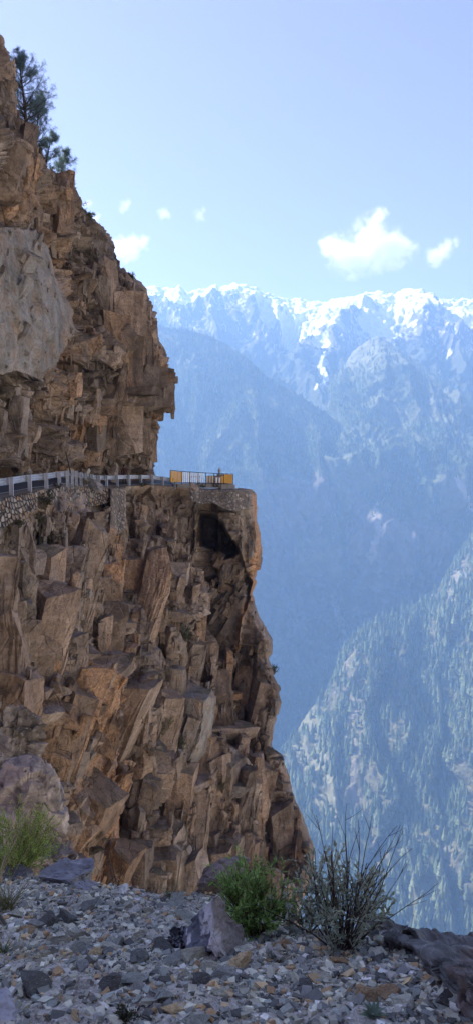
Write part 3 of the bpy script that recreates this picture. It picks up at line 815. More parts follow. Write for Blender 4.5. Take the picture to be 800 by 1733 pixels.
bv2, bt2, bz2 = joint_blocks(PF[:, :ncl + nvis], zone, np.maximum(np.where(diagm, room, -1), nroom), [(14, 2.0, 3.6, .0, .03, 40), (60, .8, 1.7, .0, .07, 16), (260, .3, .8, .04, .22, 6), (600, .14, .34, .06, .34, 2)], 5002, (.5, .2), -.5)
nA = len(ALL.reshape(-1, 3))
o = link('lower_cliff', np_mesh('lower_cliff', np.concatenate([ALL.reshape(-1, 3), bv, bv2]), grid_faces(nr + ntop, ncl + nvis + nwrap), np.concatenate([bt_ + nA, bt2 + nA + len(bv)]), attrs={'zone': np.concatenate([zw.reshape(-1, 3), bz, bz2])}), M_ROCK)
tag(o, kind='structure')
LOWP, LOWpx, LOWpy = PF[:, :ncl + nvis], px, py

def on_low(qx, qy):
    """surface point of the lower cliff at a photo position"""
    k = np.argmin((LOWpx - qx) ** 2 + (LOWpy - qy) ** 2)
    return Vector(LOWP.reshape(-1, 3)[k].tolist())

# ---- upper cliff
SIL_U = [(-2600, -1000), (-1800, -760), (-1000, -420), (-500, -210), (-200, -90), (0, -25), (60, -4), (85, 2), (100, 8), (130, 12), (180, 20), (215, 38), (240, 52), (275, 72), (310, 100), (340, 128), (365, 150), (385, 172), (405, 189), (430, 198), (455, 207), (470, 226), (490, 242), (510, 252), (530, 262), (552, 267), (575, 275), (592, 284), (610, 290), (635, 290), (660, 287), (690, 284), (700, 276), (712, 270), (730, 268), (752, 266), (764, 256), (775, 255), (790, 258), (830, 260)]
UC = [-1800, -900, -400, -260, 0, 50, 100, 140, 200, 260, 300]
UR = [-2600, -1200, -500, 0, 90, 250, 400, 550, 650, 740, 830]
UT = [[12, 22, 40, 60, 90, 95, 100, 100, 100, 100, 100],
      [10, 19, 33, 46, 74, 80, 84, 86, 88, 88, 88],
      [9, 17, 30, 38, 60, 66, 70, 72, 74, 76, 76],
      [8.8, 16, 28, 34, 52, 57, 62, 65, 70, 74, 75],
      [8.7, 15.8, 27.5, 33, 49, 54, 60, 64, 69, 74, 75],
      [8.6, 15.5, 27, 31, 43, 48, 55, 60, 66, 72, 75],
      [8.5, 15.3, 26, 30, 40, 45, 51, 57, 64, 70, 72],
      [8.4, 15, 25.5, 29, 39, 43, 48, 54, 61, 66, 68],
      [8.4, 15, 25.5, 29, 40, 44, 49, 54, 60, 65, 68],
      [8.4, 15, 26, 30, 41, 46, 51, 56, 62, 67, 70],
      [8.4, 15, 26, 31, 42, 47, 53, 58, 64, 68, 72]]
ncl2, nvis2, nrv, nro, nwrap2 = 90, 380, 720, 110, 26
pyr = np.concatenate([-2600 + (2660) * np.linspace(0, 1, nro, endpoint=False) ** .55, np.linspace(60, 830, nrv)])
nr2 = nro + nrv
py = np.repeat(pyr[:, None], ncl2 + nvis2, 1)
sx = line(SIL_U, py)
LX = np.minimum(-12., sx - 60)
px = np.concatenate([-1900 + (LX[:, :ncl2] + 1900) * (np.linspace(0, 1, ncl2, endpoint=False)[None]), LX[:, :1] + (sx[:, :1] - LX[:, :1]) * np.linspace(0, 1, nvis2)[None]], 1)
Y0 = bilin(UC, UR, UT, px, py); Y0 = blur(Y0, 10, 2)
Q = pt(px, py, Y0)
jx = 10 * blur(facets(Q, (3, 3, 2.2), 401, .6), 2) + 6 * perlin(Q / 1.2, 402); jy = 9 * blur(facets(Q, (3, 3, 2.2), 403, .6), 2) + 6 * perlin(Q / 1.2, 404)
x, y = px + jx * .7, py + jy * .7
SLAB = [(-60, 360), (0, 378), (35, 384), (62, 388), (90, 420), (94, 450), (108, 500), (132, 556), (118, 585), (92, 622), (60, 640), (30, 632), (-60, 650)]
slab = polymask(SLAB, px + jx * .35, py + jy * .35, 3)
Y = Y0.copy()
Y -= .5 * slab
Y += vstep([(62, 390), (92, 430), (108, 500), (132, 558)], x, y, 2.2, 4, 60)
Y += hstep([(-60, 652), (30, 634), (62, 640), (100, 612), (132, 560)], x, y, 1.8, 4, 50)
Y += vstep([(186, 405), (196, 470), (204, 560), (208, 640)], x, y, 2.6, 4, 60)
Y += vstep([(242, 500), (244, 560), (243, 640), (236, 700)], x, y, 1.6, 2.5, 30)
Y += vstep([(95, 250), (125, 330), (150, 400), (160, 470)], x, y, 2.2, 5, 60)
Y += vstep([(40, 230), (60, 300), (85, 370)], x, y, 1.8, 5, 50)
Y += hstep([(105, 614), (160, 606), (200, 646), (232, 682)], x, y, 2.2, 4, 70)
Y += hstep([(100, 712), (160, 705), (230, 700), (270, 705)], x, y, 1.2, 3, 50)
Y += hstep([(40, 764), (140, 756), (250, 766)], x, y, 1.2, 3, 50)
for g, amp, w in (([(190, 432), (188, 470)], 2.2, 8), ([(112, 430), (115, 480)], 1.6, 7), ([(72, 655), (60, 690)], 1.4, 9), ([(250, 760), (262, 775)], 1.2, 6), ([(15, 310), (40, 360), (52, 385)], 1.2, 4), ([(160, 730), (168, 800)], 1.0, 5)):
    Y += amp * np.exp(-(linedist(g, x, y) / w) ** 2)
e = np.clip((px - (sx - 16)) / 16, 0, 1)
Y += 5 * (1 - np.sqrt(1 - (e * .999) ** 2)) * np.clip(Y / 60, .2, 1.4)
P = pt(px, py, Y)
bedz = polymask([(40, 640), (290, 640), (280, 800), (40, 800)], px, py, 30)
hh = rock_height(P, 200, 1.25, .8, .4, .16, .0)
bb = (P[..., 2] - .10 * P[..., 0] - .02 * P[..., 1]) / .8 + .5 * fbm(P / 4., 3, 271)
hh = hh + (.12 + .3 * bedz) * ((bb - np.floor(bb)) * .7 + .3 * (np.floor(bb) % 2))
hh = hh * (1 - .9 * slab) * (1 - .65 * sstep(px, sx - 45, sx))
hh = hh * (.5 + .5 * sstep(830 - py, 0, 40))
wv = np.linspace(0, 1, nwrap2 + 1)[1:] ** 1.5 * 40
Ps = P[:, -1]
dxdy = np.minimum(Ps[:, 0] / Ps[:, 1] - .3, -.35)
bd = np.stack([dxdy, np.ones_like(dxdy), np.zeros_like(dxdy)], -1); bd /= np.linalg.norm(bd, axis=1)[:, None]
wrap = Ps[:, None] + wv[None, :, None] * bd[:, None]
PW = np.concatenate([P, wrap], 1)
hW = np.concatenate([hh, np.repeat(hh[:, -1:], nwrap2, 1) + .5 * facets(wrap, (2, 2, 3), 240)], 1)
PF, _ = finish_sheet(PW, 6, hW)
zone = np.zeros((nr2, ncl2 + nvis2, 3)); nz = fbm(P / 3.5, 4, 260)
zone[..., 0] = np.clip(.32 * sstep(nz, .0, .35) + .5 * polymask([(0, 270), (60, 300), (70, 360), (0, 370)], px, py, 15) * (.5 + nz) + .45 * polymask([(60, 590), (140, 570), (110, 700), (50, 700)], px, py, 12) * (.6 + nz) + .45 * polymask([(150, 690), (235, 680), (235, 725), (100, 740)], px, py, 10)
                          + .4 * polymask([(200, 560), (290, 600), (285, 700), (210, 700)], px, py, 15) + .5 * (1 - sstep(np.abs(px - np.interp(py, [390, 430, 500, 560], [66, 96, 112, 136])), 2, 7)) * (py > 385) * (py < 600), 0, 1)
zone[..., 1] = np.clip(polymask(SLAB, px + jx * 1.1, py + jy * 1.1, 12), 0, 1)
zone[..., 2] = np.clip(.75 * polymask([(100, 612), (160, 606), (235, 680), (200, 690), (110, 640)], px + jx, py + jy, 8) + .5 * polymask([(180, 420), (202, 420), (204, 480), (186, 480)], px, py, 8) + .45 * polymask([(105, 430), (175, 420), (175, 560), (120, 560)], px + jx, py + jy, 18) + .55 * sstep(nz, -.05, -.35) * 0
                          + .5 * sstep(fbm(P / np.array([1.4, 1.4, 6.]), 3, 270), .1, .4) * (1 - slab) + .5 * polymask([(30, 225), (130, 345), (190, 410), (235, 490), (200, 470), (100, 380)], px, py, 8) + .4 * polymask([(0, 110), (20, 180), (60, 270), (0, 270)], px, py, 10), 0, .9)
zw = np.concatenate([zone, np.repeat(zone[:, -1:], nwrap2, 1)], 1)
room = np.where((px > -30) & (py > -60), np.minimum(sx - px, (812 - py) * .8), -1)
sdist = polydist(SLAB, px, py)
bv, bt_, bz = joint_blocks(PF[:, :ncl2 + nvis2], zone, np.minimum(room, sdist), [(26, 2.0, 4.0, .0, .03, 84), (150, .9, 1.9, .0, .05, 46), (900, .3, .8, .01, .11, 12), (2600, .13, .34, .04, .26, 3)], 5003, (.4, .4), -.06)
bv2, bt2, bz2 = joint_blocks(PF[:, :ncl2 + nvis2], zone, np.minimum(room, -sdist), [(3, 1.0, 1.6, .0, .01, 30), (16, .3, .8, .01, .06, 6), (70, .12, .3, .04, .22, 2)], 5004, (.3, .4), -.4)
nA = len(PF.reshape(-1, 3))
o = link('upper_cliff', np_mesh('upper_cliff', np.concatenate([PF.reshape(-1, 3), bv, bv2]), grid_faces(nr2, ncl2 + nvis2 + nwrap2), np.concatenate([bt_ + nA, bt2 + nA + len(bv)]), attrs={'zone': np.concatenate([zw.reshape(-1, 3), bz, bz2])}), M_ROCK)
tag(o, kind='structure')
UPP, UPpx, UPpy = PF[:, :ncl2 + nvis2], px, py
def on_up(qx, qy):
    k = np.argmin((UPpx - qx) ** 2 + (UPpy - qy) ** 2)
    return Vector(UPP.reshape(-1, 3)[k].tolist())

# ---- road on the ledge between the two cliffs
M_ASPH = m_plain('asphalt', (.055, .056, .06), .85, 0, .5, 3, .01)
M_PAINT = m_plain('road_paint', (.62, .62, .6), .7, 0, .4, 4)
M_DIRT = m_plain('shoulder_dirt', (.2, .165, .125), .95, 0, .6, 2.5, .06)
rx = np.linspace(-390, 292, 140)
RY = line(RAILY, rx); RZt = ray(rx, line(TOP, rx))[1] * RY
INY = np.maximum(bilin(UC, UR, UT, rx, np.full_like(rx, 812.)) + 2.5, RY + 3.5) + 6 * sstep(rx, 230, 280)
ur = ray(rx, np.full_like(rx, 795.))[0]
def road_strip(f0, f1, dz, n=4):
    V = []
    for f in np.linspace(f0, f1, n):
        Yf = RY + (INY - RY) * f
        V.append(np.stack([ur * Yf, Yf, RZt + .02 + .42 * f + dz + .05 * (1 - abs(2 * f - 1)) * 0], -1))
    return np.stack(V, 0)
for nm, f0, f1, dz, mt in (('road_shoulder', -.02, 1.0, 0., M_DIRT), ('road', .13, .9, .012, M_ASPH)):
    S = road_strip(f0, f1, dz, 6)
    tag(link(nm, np_mesh(nm, S, grid_faces(6, len(rx)), smooth=True), mt), kind='structure')
mb = MB()
for f in (.17, .84):
    S = road_strip(f, f + .025, .018, 2); mb.add(S, grid_faces(2, len(rx)))
tag(mb.build('road_marking', M_PAINT), kind='structure')

# ================================================================== ROADSIDE THINGS
M_STEEL = m_plain('galvanised_steel', (.42, .45, .5), .45, .5, .5, 4)
M_STEELD = m_plain('weathered_steel', (.30, .31, .33), .6, .4, .4, 6)
posts = [(-95, 859, 25.6, .8), (-55, 851, 27.9, .8), (-18, 845.5, 30.4, .79), (20, 839, 33, .79), (51, 832, 36, .79), (79, 827.5, 39, .8), (101, 823, 42, .8), (115, 820, 44.6, .8), (123, 819, 47, .82), (130, 819.5, 49, .85), (138, 822, 50.7, .88), (147, 822, 52.4, .86), (156, 823, 53.9, .86), (168, 825, 55.3, .9), (181, 825, 57, .9), (199, 824, 58.8, .9), (219, 822, 60.6, .86), (239, 821, 62.4, .84), (258, 820.5, 64.2, .84), (276, 822, 66.2, .8), (296, 823.5, 68, .76)]
base = [V3(a_, b_, c_) for a_, b_, c_, _ in posts]
tops = [p + Vector((0, 0, h_)) for p, (_, _, _, h_) in zip(base, posts)]
def guardrail(i0, i1, label):
    g = empty('guardrail', base[i0]); tag(g, label, 'guardrail')
    for i in range(i0, i1 + 1):
        d = (base[min(i + 1, len(base) - 1)] - base[max(i - 1, 0)]); d.z = 0; d.normalize()
        nrm = Vector((d.y, -d.x, 0))          # towards the gorge
        R = Matrix((d, nrm, Vector((0, 0, 1)))).transposed()
        H = posts[i][3] + .25
        m = MB(); c = tops[i] - base[i0] - Vector((0, 0, H / 2))
        m.box(c, .012, .15, H, R); m.box(c + nrm * .081, .085, .012, H, R); m.box(c - nrm * .081, .085, .012, H, R)
        blk = m.build('post', M_STEEL, g)
        s = MB(); s.box(tops[i] - base[i0] - nrm * .14 - Vector((0, 0, .17)), .1, .1, .28, R)
        s.build('spacer_block', M_STEELD, blk)
    prof = [(-.0, .0), (-.075, .03), (-.075, .085), (-.012, .125), (-.012, .185), (-.075, .225), (-.075, .28), (0, .31)]
    m = MB(); V = []
    pts = []
    for i in range(i0, i1 + 1):
        d = (base[min(i + 1, len(base) - 1)] - base[max(i - 1, 0)]); d.z = 0; d.normalize(); nrm = Vector((d.y, -d.x, 0))
        pts.append((tops[i] - base[i0] - nrm * .2, nrm, d))
    pts = [(pts[0][0] - pts[0][2] * .5, pts[0][1], 0)] + pts + [(pts[-1][0] + pts[-1][2] * .4, pts[-1][1], 0)]
    for c, nrm, _ in pts:
        V.append([list(c + nrm * o_ - Vector((0, 0, z_ + .02))) for o_, z_ in prof] + [list(c + nrm * (o_ + .006) - Vector((0, 0, z_ + .02))) for o_, z_ in prof[::-1]])
    V = np.array(V); n = V.shape[1]
    idx = np.arange(len(V) * n).reshape(len(V), n); idx = np.concatenate([idx, idx[:, :1]], 1)
    q = np.stack([idx[:-1, :-1], idx[:-1, 1:], idx[1:, 1:], idx[1:, :-1]], -1).reshape(-1, 4)
    m.add(V.reshape(-1, 3), q)
    m.build('w_beam', M_STEEL, g)
guardrail(0, 8, 'galvanised W-beam guardrail along the near left stretch of road above the stone wall')
guardrail(9, 20, 'galvanised W-beam guardrail on the far stretch of road leading to the fenced platform')

# leaning dark pole
p0, p1 = V3(124, 817, 47.2), V3(112, 766, 46.6)
e0 = empty('pole', p0); tag(e0, 'thin dark pole leaning to the left beside the guardrail', 'pole')
m = MB(); m.tube([(0, 0, -.3), tuple((p1 - p0) * .5), tuple(p1 - p0)], [.05, .045, .035], 7); m.build('shaft', m_plain('dark_pole', (.025, .022, .02), .7), e0)
m = MB(); d = (p1 - p0).normalized()
m.tube([tuple(p1 - p0), tuple(p1 - p0 + d * .06)], [.05, .05], 7); m.build('cap', m_plain('pole_cap', (.05, .045, .04), .6), e0)

# ---- stone masonry
def m_masonry(name, bump=.05):
    nt = NT(name); co = nt.coords(); a = attr(nt, 'tint').outputs['Color']
    n = nt.noise(co, 9, 5, .65)
    c = nt.mix(.55, a, nt.ramp(n, [(.3, .4), (.7, 1.15)]), 'MULTIPLY')
    nt.bsdf(c, .92, n, bump, .7); return nt.m
M_MASON = m_masonry('dry_stone')
def masonry(label, x0, x1, topf, botf, depthf, cell, seed, pal, amp, nx, ny, lean=0.0, gapcol=(.035, .028, .022), irregular=.0):
    a = np.linspace(x0, x1, nx)[None] + np.zeros((ny, 1)); b = np.linspace(0, 1, ny)[:, None]
    t, bt = line(topf, a), line(botf, a)
    py = t + (bt - t) * b
    Y = line(depthf, a) - lean * b
    P = pt(a, py, Y)
    q = P / np.asarray(cell); q = q + .15 * np.stack([perlin(q * .9, seed), perlin(q * .9, seed + 1), perlin(q * .9, seed + 2)], -1)
    f1, f2, r, off = voronoi(q, seed)
    edge = sstep(f2 - f1, .03, .28)
    nrm = P.copy(); nrm[..., 2] = 0; nrm /= -np.linalg.norm(nrm, axis=-1)[..., None]
    side = 1 - np.clip(np.minimum(np.minimum(a - x0, x1 - a) / 2.5, np.minimum(b, 1 - b) * 40 + .0), 0, 1)
    h = amp * (edge * (.6 + .7 * r[0]) + .5 * off[..., 2] * (r[2] - .5) + .3 * facets(P, np.asarray(cell) * .5, seed + 9)) - side * amp * 2.5
    P = P + nrm * h[..., None]
    pal = np.asarray(pal) * .78; k = (r[1] * len(pal) * .999).astype(int)
    c = pal[k] * (.75 + .5 * r[3][..., None])
    c = c * edge[..., None] + np.asarray(gapcol) * (1 - edge[..., None])
    # thickness: a back sheet behind
    Pb = P - nrm * .7; ALLV = np.concatenate([P.reshape(-1, 3), Pb.reshape(-1, 3)]); n = nx * ny
    f = grid_faces(ny, nx); rim = np.concatenate([np.arange(nx), (np.arange(1, ny)) * nx + nx - 1, (ny - 1) * nx + np.arange(nx - 2, -1, -1), np.arange(ny - 2, 0, -1) * nx])
    r2 = np.roll(rim, -1); fr = np.stack([rim, r2, r2 + n, rim + n], 1)
    o = link('retaining_wall', np_mesh('retaining_wall', ALLV, np.concatenate([f, f[:, ::-1] + n, fr]), attrs={'tint': np.concatenate([c.reshape(-1, 3)] * 2)}), M_MASON)
    return tag(o, label, 'stone wall')
TAN = [(.34, .26, .19), (.27, .2, .14), (.38, .24, .13), (.3, .26, .22), (.42, .36, .29), (.24, .2, .17)]
RB = [(p, q + 1.5) for p, q in TOP]
masonry('dry stone retaining wall of tan blocks under the nearest guardrail at the left edge', -70, 64, RB, [(-70, 930), (0, 900), (18, 886), (34, 880), (50, 868), (64, 862)], [(p, q - .45) for p, q in RAILY], (.42, .42, .27), 501, TAN, .13, 300, 150, 1.0)
masonry('lower dry stone retaining wall with brownish blocks beside the dark bush', 84, 186, RB, [(84, 846), (100, 856), (118, 870), (135, 866), (150, 858), (165, 856), (186, 850)], [(p, q - .5) for p, q in RAILY], (.48, .48, .3), 511, TAN, .14, 260, 110, .8)
masonry('narrow strip of rough mortared stonework on the bank below the far guardrail', 187, 214, RB, [(187, 888), (200, 906), (214, 896)], [(p, q - 1.1) for p, q in RAILY], (.42, .42, .26), 521, [(.3, .25, .2), (.24, .2, .16), (.35, .29, .23)], .12, 110, 190, 3.2, (.16, .13, .1))
masonry('pale speckled rubble masonry wall under the fenced viewing platform', 322, 424, [(322, 829), (396, 829), (424, 832)], [(322, 848), (345, 853), (360, 851), (380, 862), (400, 866), (424, 858)], [(322, 66.2), (345, 67), (396, 68.0), (424, 70.2)], (.36, .36, .24), 531, [(.3, .27, .235), (.22, .19, .165), (.26, .23, .2), (.2, .175, .15), (.18, .16, .14), (.4, .36, .32)], .09, 260, 120, .6, (.15, .125, .105))

# ---- viewing platform and its fence
M_CONC = m_plain('concrete', (.3, .29, .27), .9, 0, .5, 3, .02)
pf = empty('viewing_platform', V3(345, 825, 69)); tag(pf, 'grey concrete slab of the viewing platform at the cliff tip', 'platform')
inv = pf.location
A = V3(300, 819, 68.3); Bp = V3(396, 819.5, 69.4)
def slab_mb(p, q, w, h):
    m = MB(); d = (q - p); L = d.length; d.normalize(); nrm = Vector((-d.y, d.x, 0)).normalized()
    R = Matrix((d, nrm, d.cross(nrm))).transposed()
    c = (p + q) / 2 + nrm * w / 2 - Vector((0, 0, h / 2)) - inv
    m.box(c, L, w, h, R); return m
slab_mb(A, Bp, 4.5, .34).build('deck', M_CONC, pf)
q0 = V3(374, 820, 69.1); slab_mb(q0 + Vector((0, -.1, .0)), Bp + Vector((.08, -.1, .0)), 1.2, .42).build('end_block', M_CONC, pf)

M_FRAME = m_plain('dark_frame', (.02, .018, .018), .5, .3)
M_ORNG = m_plain('orange_paint', (.58, .31, .05), .55, 0, .5, 3)
M_WHITE = m_plain('white_paint', (.75, .76, .78), .55, 0, .3, 3)
fx = [(288.5, 795.5, 817.5, 67.2), (308, 798, 818, 67.9), (321.5, 798.8, 818, 68.15), (335.5, 799.6, 818.5, 68.4), (348.5, 800.4, 818.5, 68.6), (362.5, 801, 819, 68.85), (379, 801.8, 819.5, 69.1), (394, 802.4, 820.5, 69.4)]
fn = empty('platform_fence', V3(345, 819, 68.5)); tag(fn, 'dark framed fence with orange and white slats around the viewing platform', 'fence')
fo = fn.location
tp = [V3(a_, b_, d_) for a_, b_, c_, d_ in fx]; bt = [V3(a_, c_, d_) for a_, b_, c_, d_ in fx]
# right-hand return runs back along the platform's far edge
ret_t = tp[-1] + Vector((-1.5, 4.2, 0)); ret_b = bt[-1] + Vector((-1.5, 4.2, 0))
for t_, b_ in list(zip(tp, bt)) + [(ret_t, ret_b)]:
    m = MB(); m.tube([tuple(b_ - fo - Vector((0, 0, .1))), tuple(t_ - fo)], .035, 6); m.build('post', M_FRAME, fn)
for pts_, nm in ((tp + [ret_t], 'top_rail'), ([p + Vector((0, 0, .06)) for p in bt] + [ret_b + Vector((0, 0, .06))], 'bottom_rail')):
    m = MB(); m.tube([tuple(p - fo) for p in pts_], .028, 5); m.build(nm, M_FRAME, fn)
def slats(i, n, mat, f0=0., f1=1., hgt=1.0, wfac=.72, a=None, b_=None, w=None):
    t0, t1, b0, b1 = (a or (tp[i], tp[i + 1], bt[i], bt[i + 1]))
    m = MB(); d = (t1 - t0); L = d.length; d.normalize(); nrm = Vector((-d.y, d.x, 0)).normalized()
    R = Matrix((d, nrm, d.cross(nrm))).transposed()
    for k in range(n):
        f = f0 + (f1 - f0) * (k + .5) / n
        lo = b0.lerp(b1, f) + Vector((0, 0, .1)); hi = t0.lerp(t1, f) - Vector((0, 0, .05)); hi = lo.lerp(hi, hgt)
        c = (lo + hi) / 2 - fo
        m.box(c, L * (f1 - f0) / n * wfac, .03, (hi - lo).length, R)
    return m.build('slat_panel', mat, fn)
slats(0, 4, M_ORNG, wfac=.82)
slats(1, 4, M_WHITE, wfac=.55); slats(2, 4, M_WHITE, wfac=.5); slats(3, 3, M_WHITE, 0, .75, wfac=.45)
slats(4, 3, m_plain('buff_paint', (.5, .42, .3), .6), 0, 1, .75, .5); slats(5, 2, M_WHITE, .1, .7, .62, .5)
slats(5, 1, M_ORNG, .68, 1.0, .8, .9)
slats(6, 4, M_ORNG, wfac=.85)
slats(0, 9, M_ORNG, a=(tp[-1], ret_t, bt[-1], ret_b), wfac=.85)
# a bench and a low parapet seen through the fence, and a pale ornament above it
bn = empty('bench', V3(330, 818.5, 70.2)); tag(bn, 'dark bench standing behind the white slats of the platform fence', 'bench')
m = MB(); m.box((0, 0, .62), 1.1, .35, .06); m.build('seat', M_FRAME, bn)
for sx_ in (-.4, .4):
    m = MB(); m.box((sx_, 0, .3), .07, .3, .6); m.build('leg', M_FRAME, bn)
pb = V3(366, 819, 70.6)
w_ = empty('parapet', pb); tag(w_, 'low buff painted parapet wall behind the open bays of the platform fence', 'wall')
m = MB(); m.box((0, 0, .35), 1.7, .18, .7); m.build('wall_body', m_plain('buff_wall', (.46, .4, .32), .85, 0, .5, 5), w_)
m = MB(); m.box((0, 0, .73), 1.8, .26, .06); m.build('coping', M_CONC, w_)
orn = empty('ornament', V3(371, 818, 70.3)); tag(orn, 'small pale metal ornament on a post rising above the platform fence', 'ornament')
hT = (V3(371, 790, 70.3) - orn.location).z
m = MB(); m.tube([(0, 0, 0), (0, 0, hT * .7)], [.05, .04], 6); m.build('post', M_STEELD, orn)
m = MB()
for dx_, dz_, r_ in ((0, .72, .12), (-.1, .78, .09), (.12, .77, .1), (.02, .86, .08), (-.04, .93, .05)):
    m.tube([(dx_, 0, hT * dz_ - r_), (dx_ * .8, 0, hT * dz_), (dx_ * .5, 0, hT * dz_ + r_)], [r_ * .5, r_, r_ * .3], 7)
m.tube([(.03, 0, hT * .9), (.05, 0, hT * 1.02)], [.03, .012], 5)
m.build('finial', m_plain('pale_metal', (.45, .47, .47), .5, .3), orn)

# ================================================================== STONES AND BOULDERS
def ico(sub):
    import bmesh
    bm = bmesh.new(); bmesh.ops.create_icosphere(bm, subdivisions=sub, radius=1)
    V = np.array([v_.co[:] for v_ in bm.verts]); T = np.array([[v_.index for v_ in f_.verts] for f_ in bm.faces]); bm.free()
    return V, T

def stone_shape(V, seed, cuts=9, flat=(1, .75, .5), d0=.42, d1=.8):
    """angular stone: sphere cut by random planes"""
    r = np.random.default_rng(seed); P = V.copy()
    for _ in range(cuts):
        n = r.normal(size=3); n /= np.linalg.norm(n); d = r.uniform(d0, d1)
        s = P @ n - d; P = P - np.maximum(s, 0)[:, None] * n[None]
    P = P * np.asarray(flat)
    return P / np.abs(P).max()

def m_stone(name='stone'):
    nt = NT(name); co = nt.coords(); a = attr(nt, 'tint').outputs['Color']
    oi = nt.n('ObjectInfo')
    n = nt.noise(co, 3, 6, .7); n2 = nt.noise(nt.mapping(co, (2, 2, 9), (.5, .3, 0)), 1.5, 5, .6, .5)
    c = nt.mix(.55, a, nt.ramp(n, [(.3, .35), (.7, 1.2)]), 'MULTIPLY')
    c = nt.mix(.3, c, nt.ramp(n2, [(.35, .4), (.65, 1.1)]), 'MULTIPLY')
    c = nt.mix(nt.ramp(nt.noise(co, 11, 3, .5), [(.62, 0.), (.74, .5)]), c, (.5, .49, .47))
    nt.bsdf(c, .88, nt.math('ADD', n, n2), .05, .6); return nt.m
M_STONE = m_stone()

def boulder(label, c, size, seed, col, mat=None, sub=6, cuts=11, flat=(1, .8, .7), rot=(0, 0, 0), rough=.12, name='boulder', colf=None, group=None):
    V, T = ico(sub); P = stone_shape(V, seed, cuts, flat)
    P = P * np.asarray(size) if hasattr(size, '__len__') else P * size
    S = float(np.mean(np.abs(P).max(0)))
    N = V
    P = P + N * (rough * S * (.75 * facets(P / S + seed, (.55, .55, .4), seed, 1.4, .15) + .4 * facets(P / S + seed, (.2, .2, .15), seed + 3, 1.4, .3) + .3 * fbm(P / S * 4 + seed, 4, seed)))[:, None]
    R = np.array(Matrix.Rotation(rot[2], 3, 'Z') @ Matrix.Rotation(rot[1], 3, 'Y') @ Matrix.Rotation(rot[0], 3, 'X'))
    P = P @ R.T
    cc = np.tile(np.asarray(col, float), (len(P), 1)) if colf is None else colf(P / S, P)
    o = link(name, np_mesh(name, P, tris=T, attrs={'tint': cc}), mat or M_STONE)
    o.location = c
    return tag(o, label, 'rock', group)

# ---- gravel slope in the foreground
def gz(X, Y):
    X = np.asarray(X, float); Y = np.asarray(Y, float)
    z = -.86 - .385 * Y - .03 * (X + .4) * 0
    z = np.where(Y < 1.2, -1.32 - .25 * (Y - 1.2), z)
    q = np.stack([X, Y, 0 * X], -1)
    return z + .07 * fbm(q / 1.1, 3, 601) + .03 * fbm(q / .3, 3, 602)
EDGE = [(-600, 5.6), (-100, 5.5), (0, 5.5), (60, 5.6), (150, 5.45), (200, 5.2), (250, 5.0), (300, 4.95), (360, 4.95), (420, 4.6), (480, 4.3), (500, 4.15), (560, 3.95), (620, 3.95), (660, 4.0), (760, 3.7), (1000, 3.4), (1400, 3.2)]
nx, ny = 460, 520
gu = np.linspace(-1.0, .62, nx)[None] + np.zeros((ny, 1))
gp = CX + F_PX * gu
ye = line(EDGE, gp) + .12 * perlin(np.stack([gu * 9, gu * 0, gu * 0], -1), 610)
fb = np.linspace(0, 1, ny)[:, None]
Yg = np.where(fb < .8, -1.5 + (ye + 1.5) * (fb / .8), ye + (fb - .8) / .2 * 2.6)
Xg = gu * np.maximum(Yg, 2.2) * (1.0) 
Zg = gz(Xg, np.minimum(Yg, ye)) - 1.55 * np.maximum(Yg - ye, 0) - .10 * sstep(Yg - ye, -.35, 0)
Q = np.stack([Xg, Yg, Zg], -1)
Zg = Zg + .016 * facets(Q, (.09, .09, .09), 611) + .012 * fbm(Q / .05, 3, 612) + .25 * np.maximum(Yg - ye, 0) * facets(Q, (.5, .5, .5), 613)
def m_gravel():
    nt = NT('gravel_dirt'); co = nt.coords()
    n = nt.noise(co, 4, 6, .7); f = nt.noise(co, 60, 4, .7)
    v = nt.n('TexVoronoi', feature='F1', i_Scale=70.); nt.l(co, v.inputs['Vector']); sc = nt.n('SeparateColor'); nt.l(v.outputs['Color'], sc.inputs[0])
    c = nt.ramp(sc.outputs[0], [(0, (.16, .148, .13)), (.45, (.33, .30, .26)), (.8, (.43, .39, .335)), (1, (.6, .57, .52))])
    c = nt.mix(nt.ramp(n, [(.4, .75), (.65, .2)]), c, (.54, .525, .43))
    nt.bsdf(c, .95, nt.math('ADD', f, v.outputs['Distance']), .012, .9); return nt.m
o = link('gravel_slope', np_mesh('gravel_slope', np.stack([Xg, Yg, Zg], -1), grid_faces(ny, nx)), m_gravel()); tag(o, kind='structure')

STC = np.array([(.22, .235, .25), (.29, .285, .275), (.40, .395, .38), (.085, .085, .095), (.5, .5, .485), (.28, .19, .125), (.6, .595, .58), (.2, .205, .23), (.42, .32, .22), (.13, .135, .15)])
STC = np.clip(STC * np.array([1.45, 1.47, 1.16]), 0, .76)
STP = np.array([.2, .17, .15, .12, .08, .08, .035, .1, .04, .08]); STP /= STP.sum()
FOOT = [(600, 1592), (630, 1602), (660, 1606), (700, 1616), (740, 1648), (800, 1725), (1080, 2150)]
def on_boulder(X, Y, Z):
    d = Y * cos(PITCH) - Z * sin(PITCH); qx = CX + F_PX * X / d; qy = CY - F_PX * (Z * cos(PITCH) + Y * sin(PITCH)) / d
    return (qx > 604) & (qy < line(FOOT, qx) - 6)
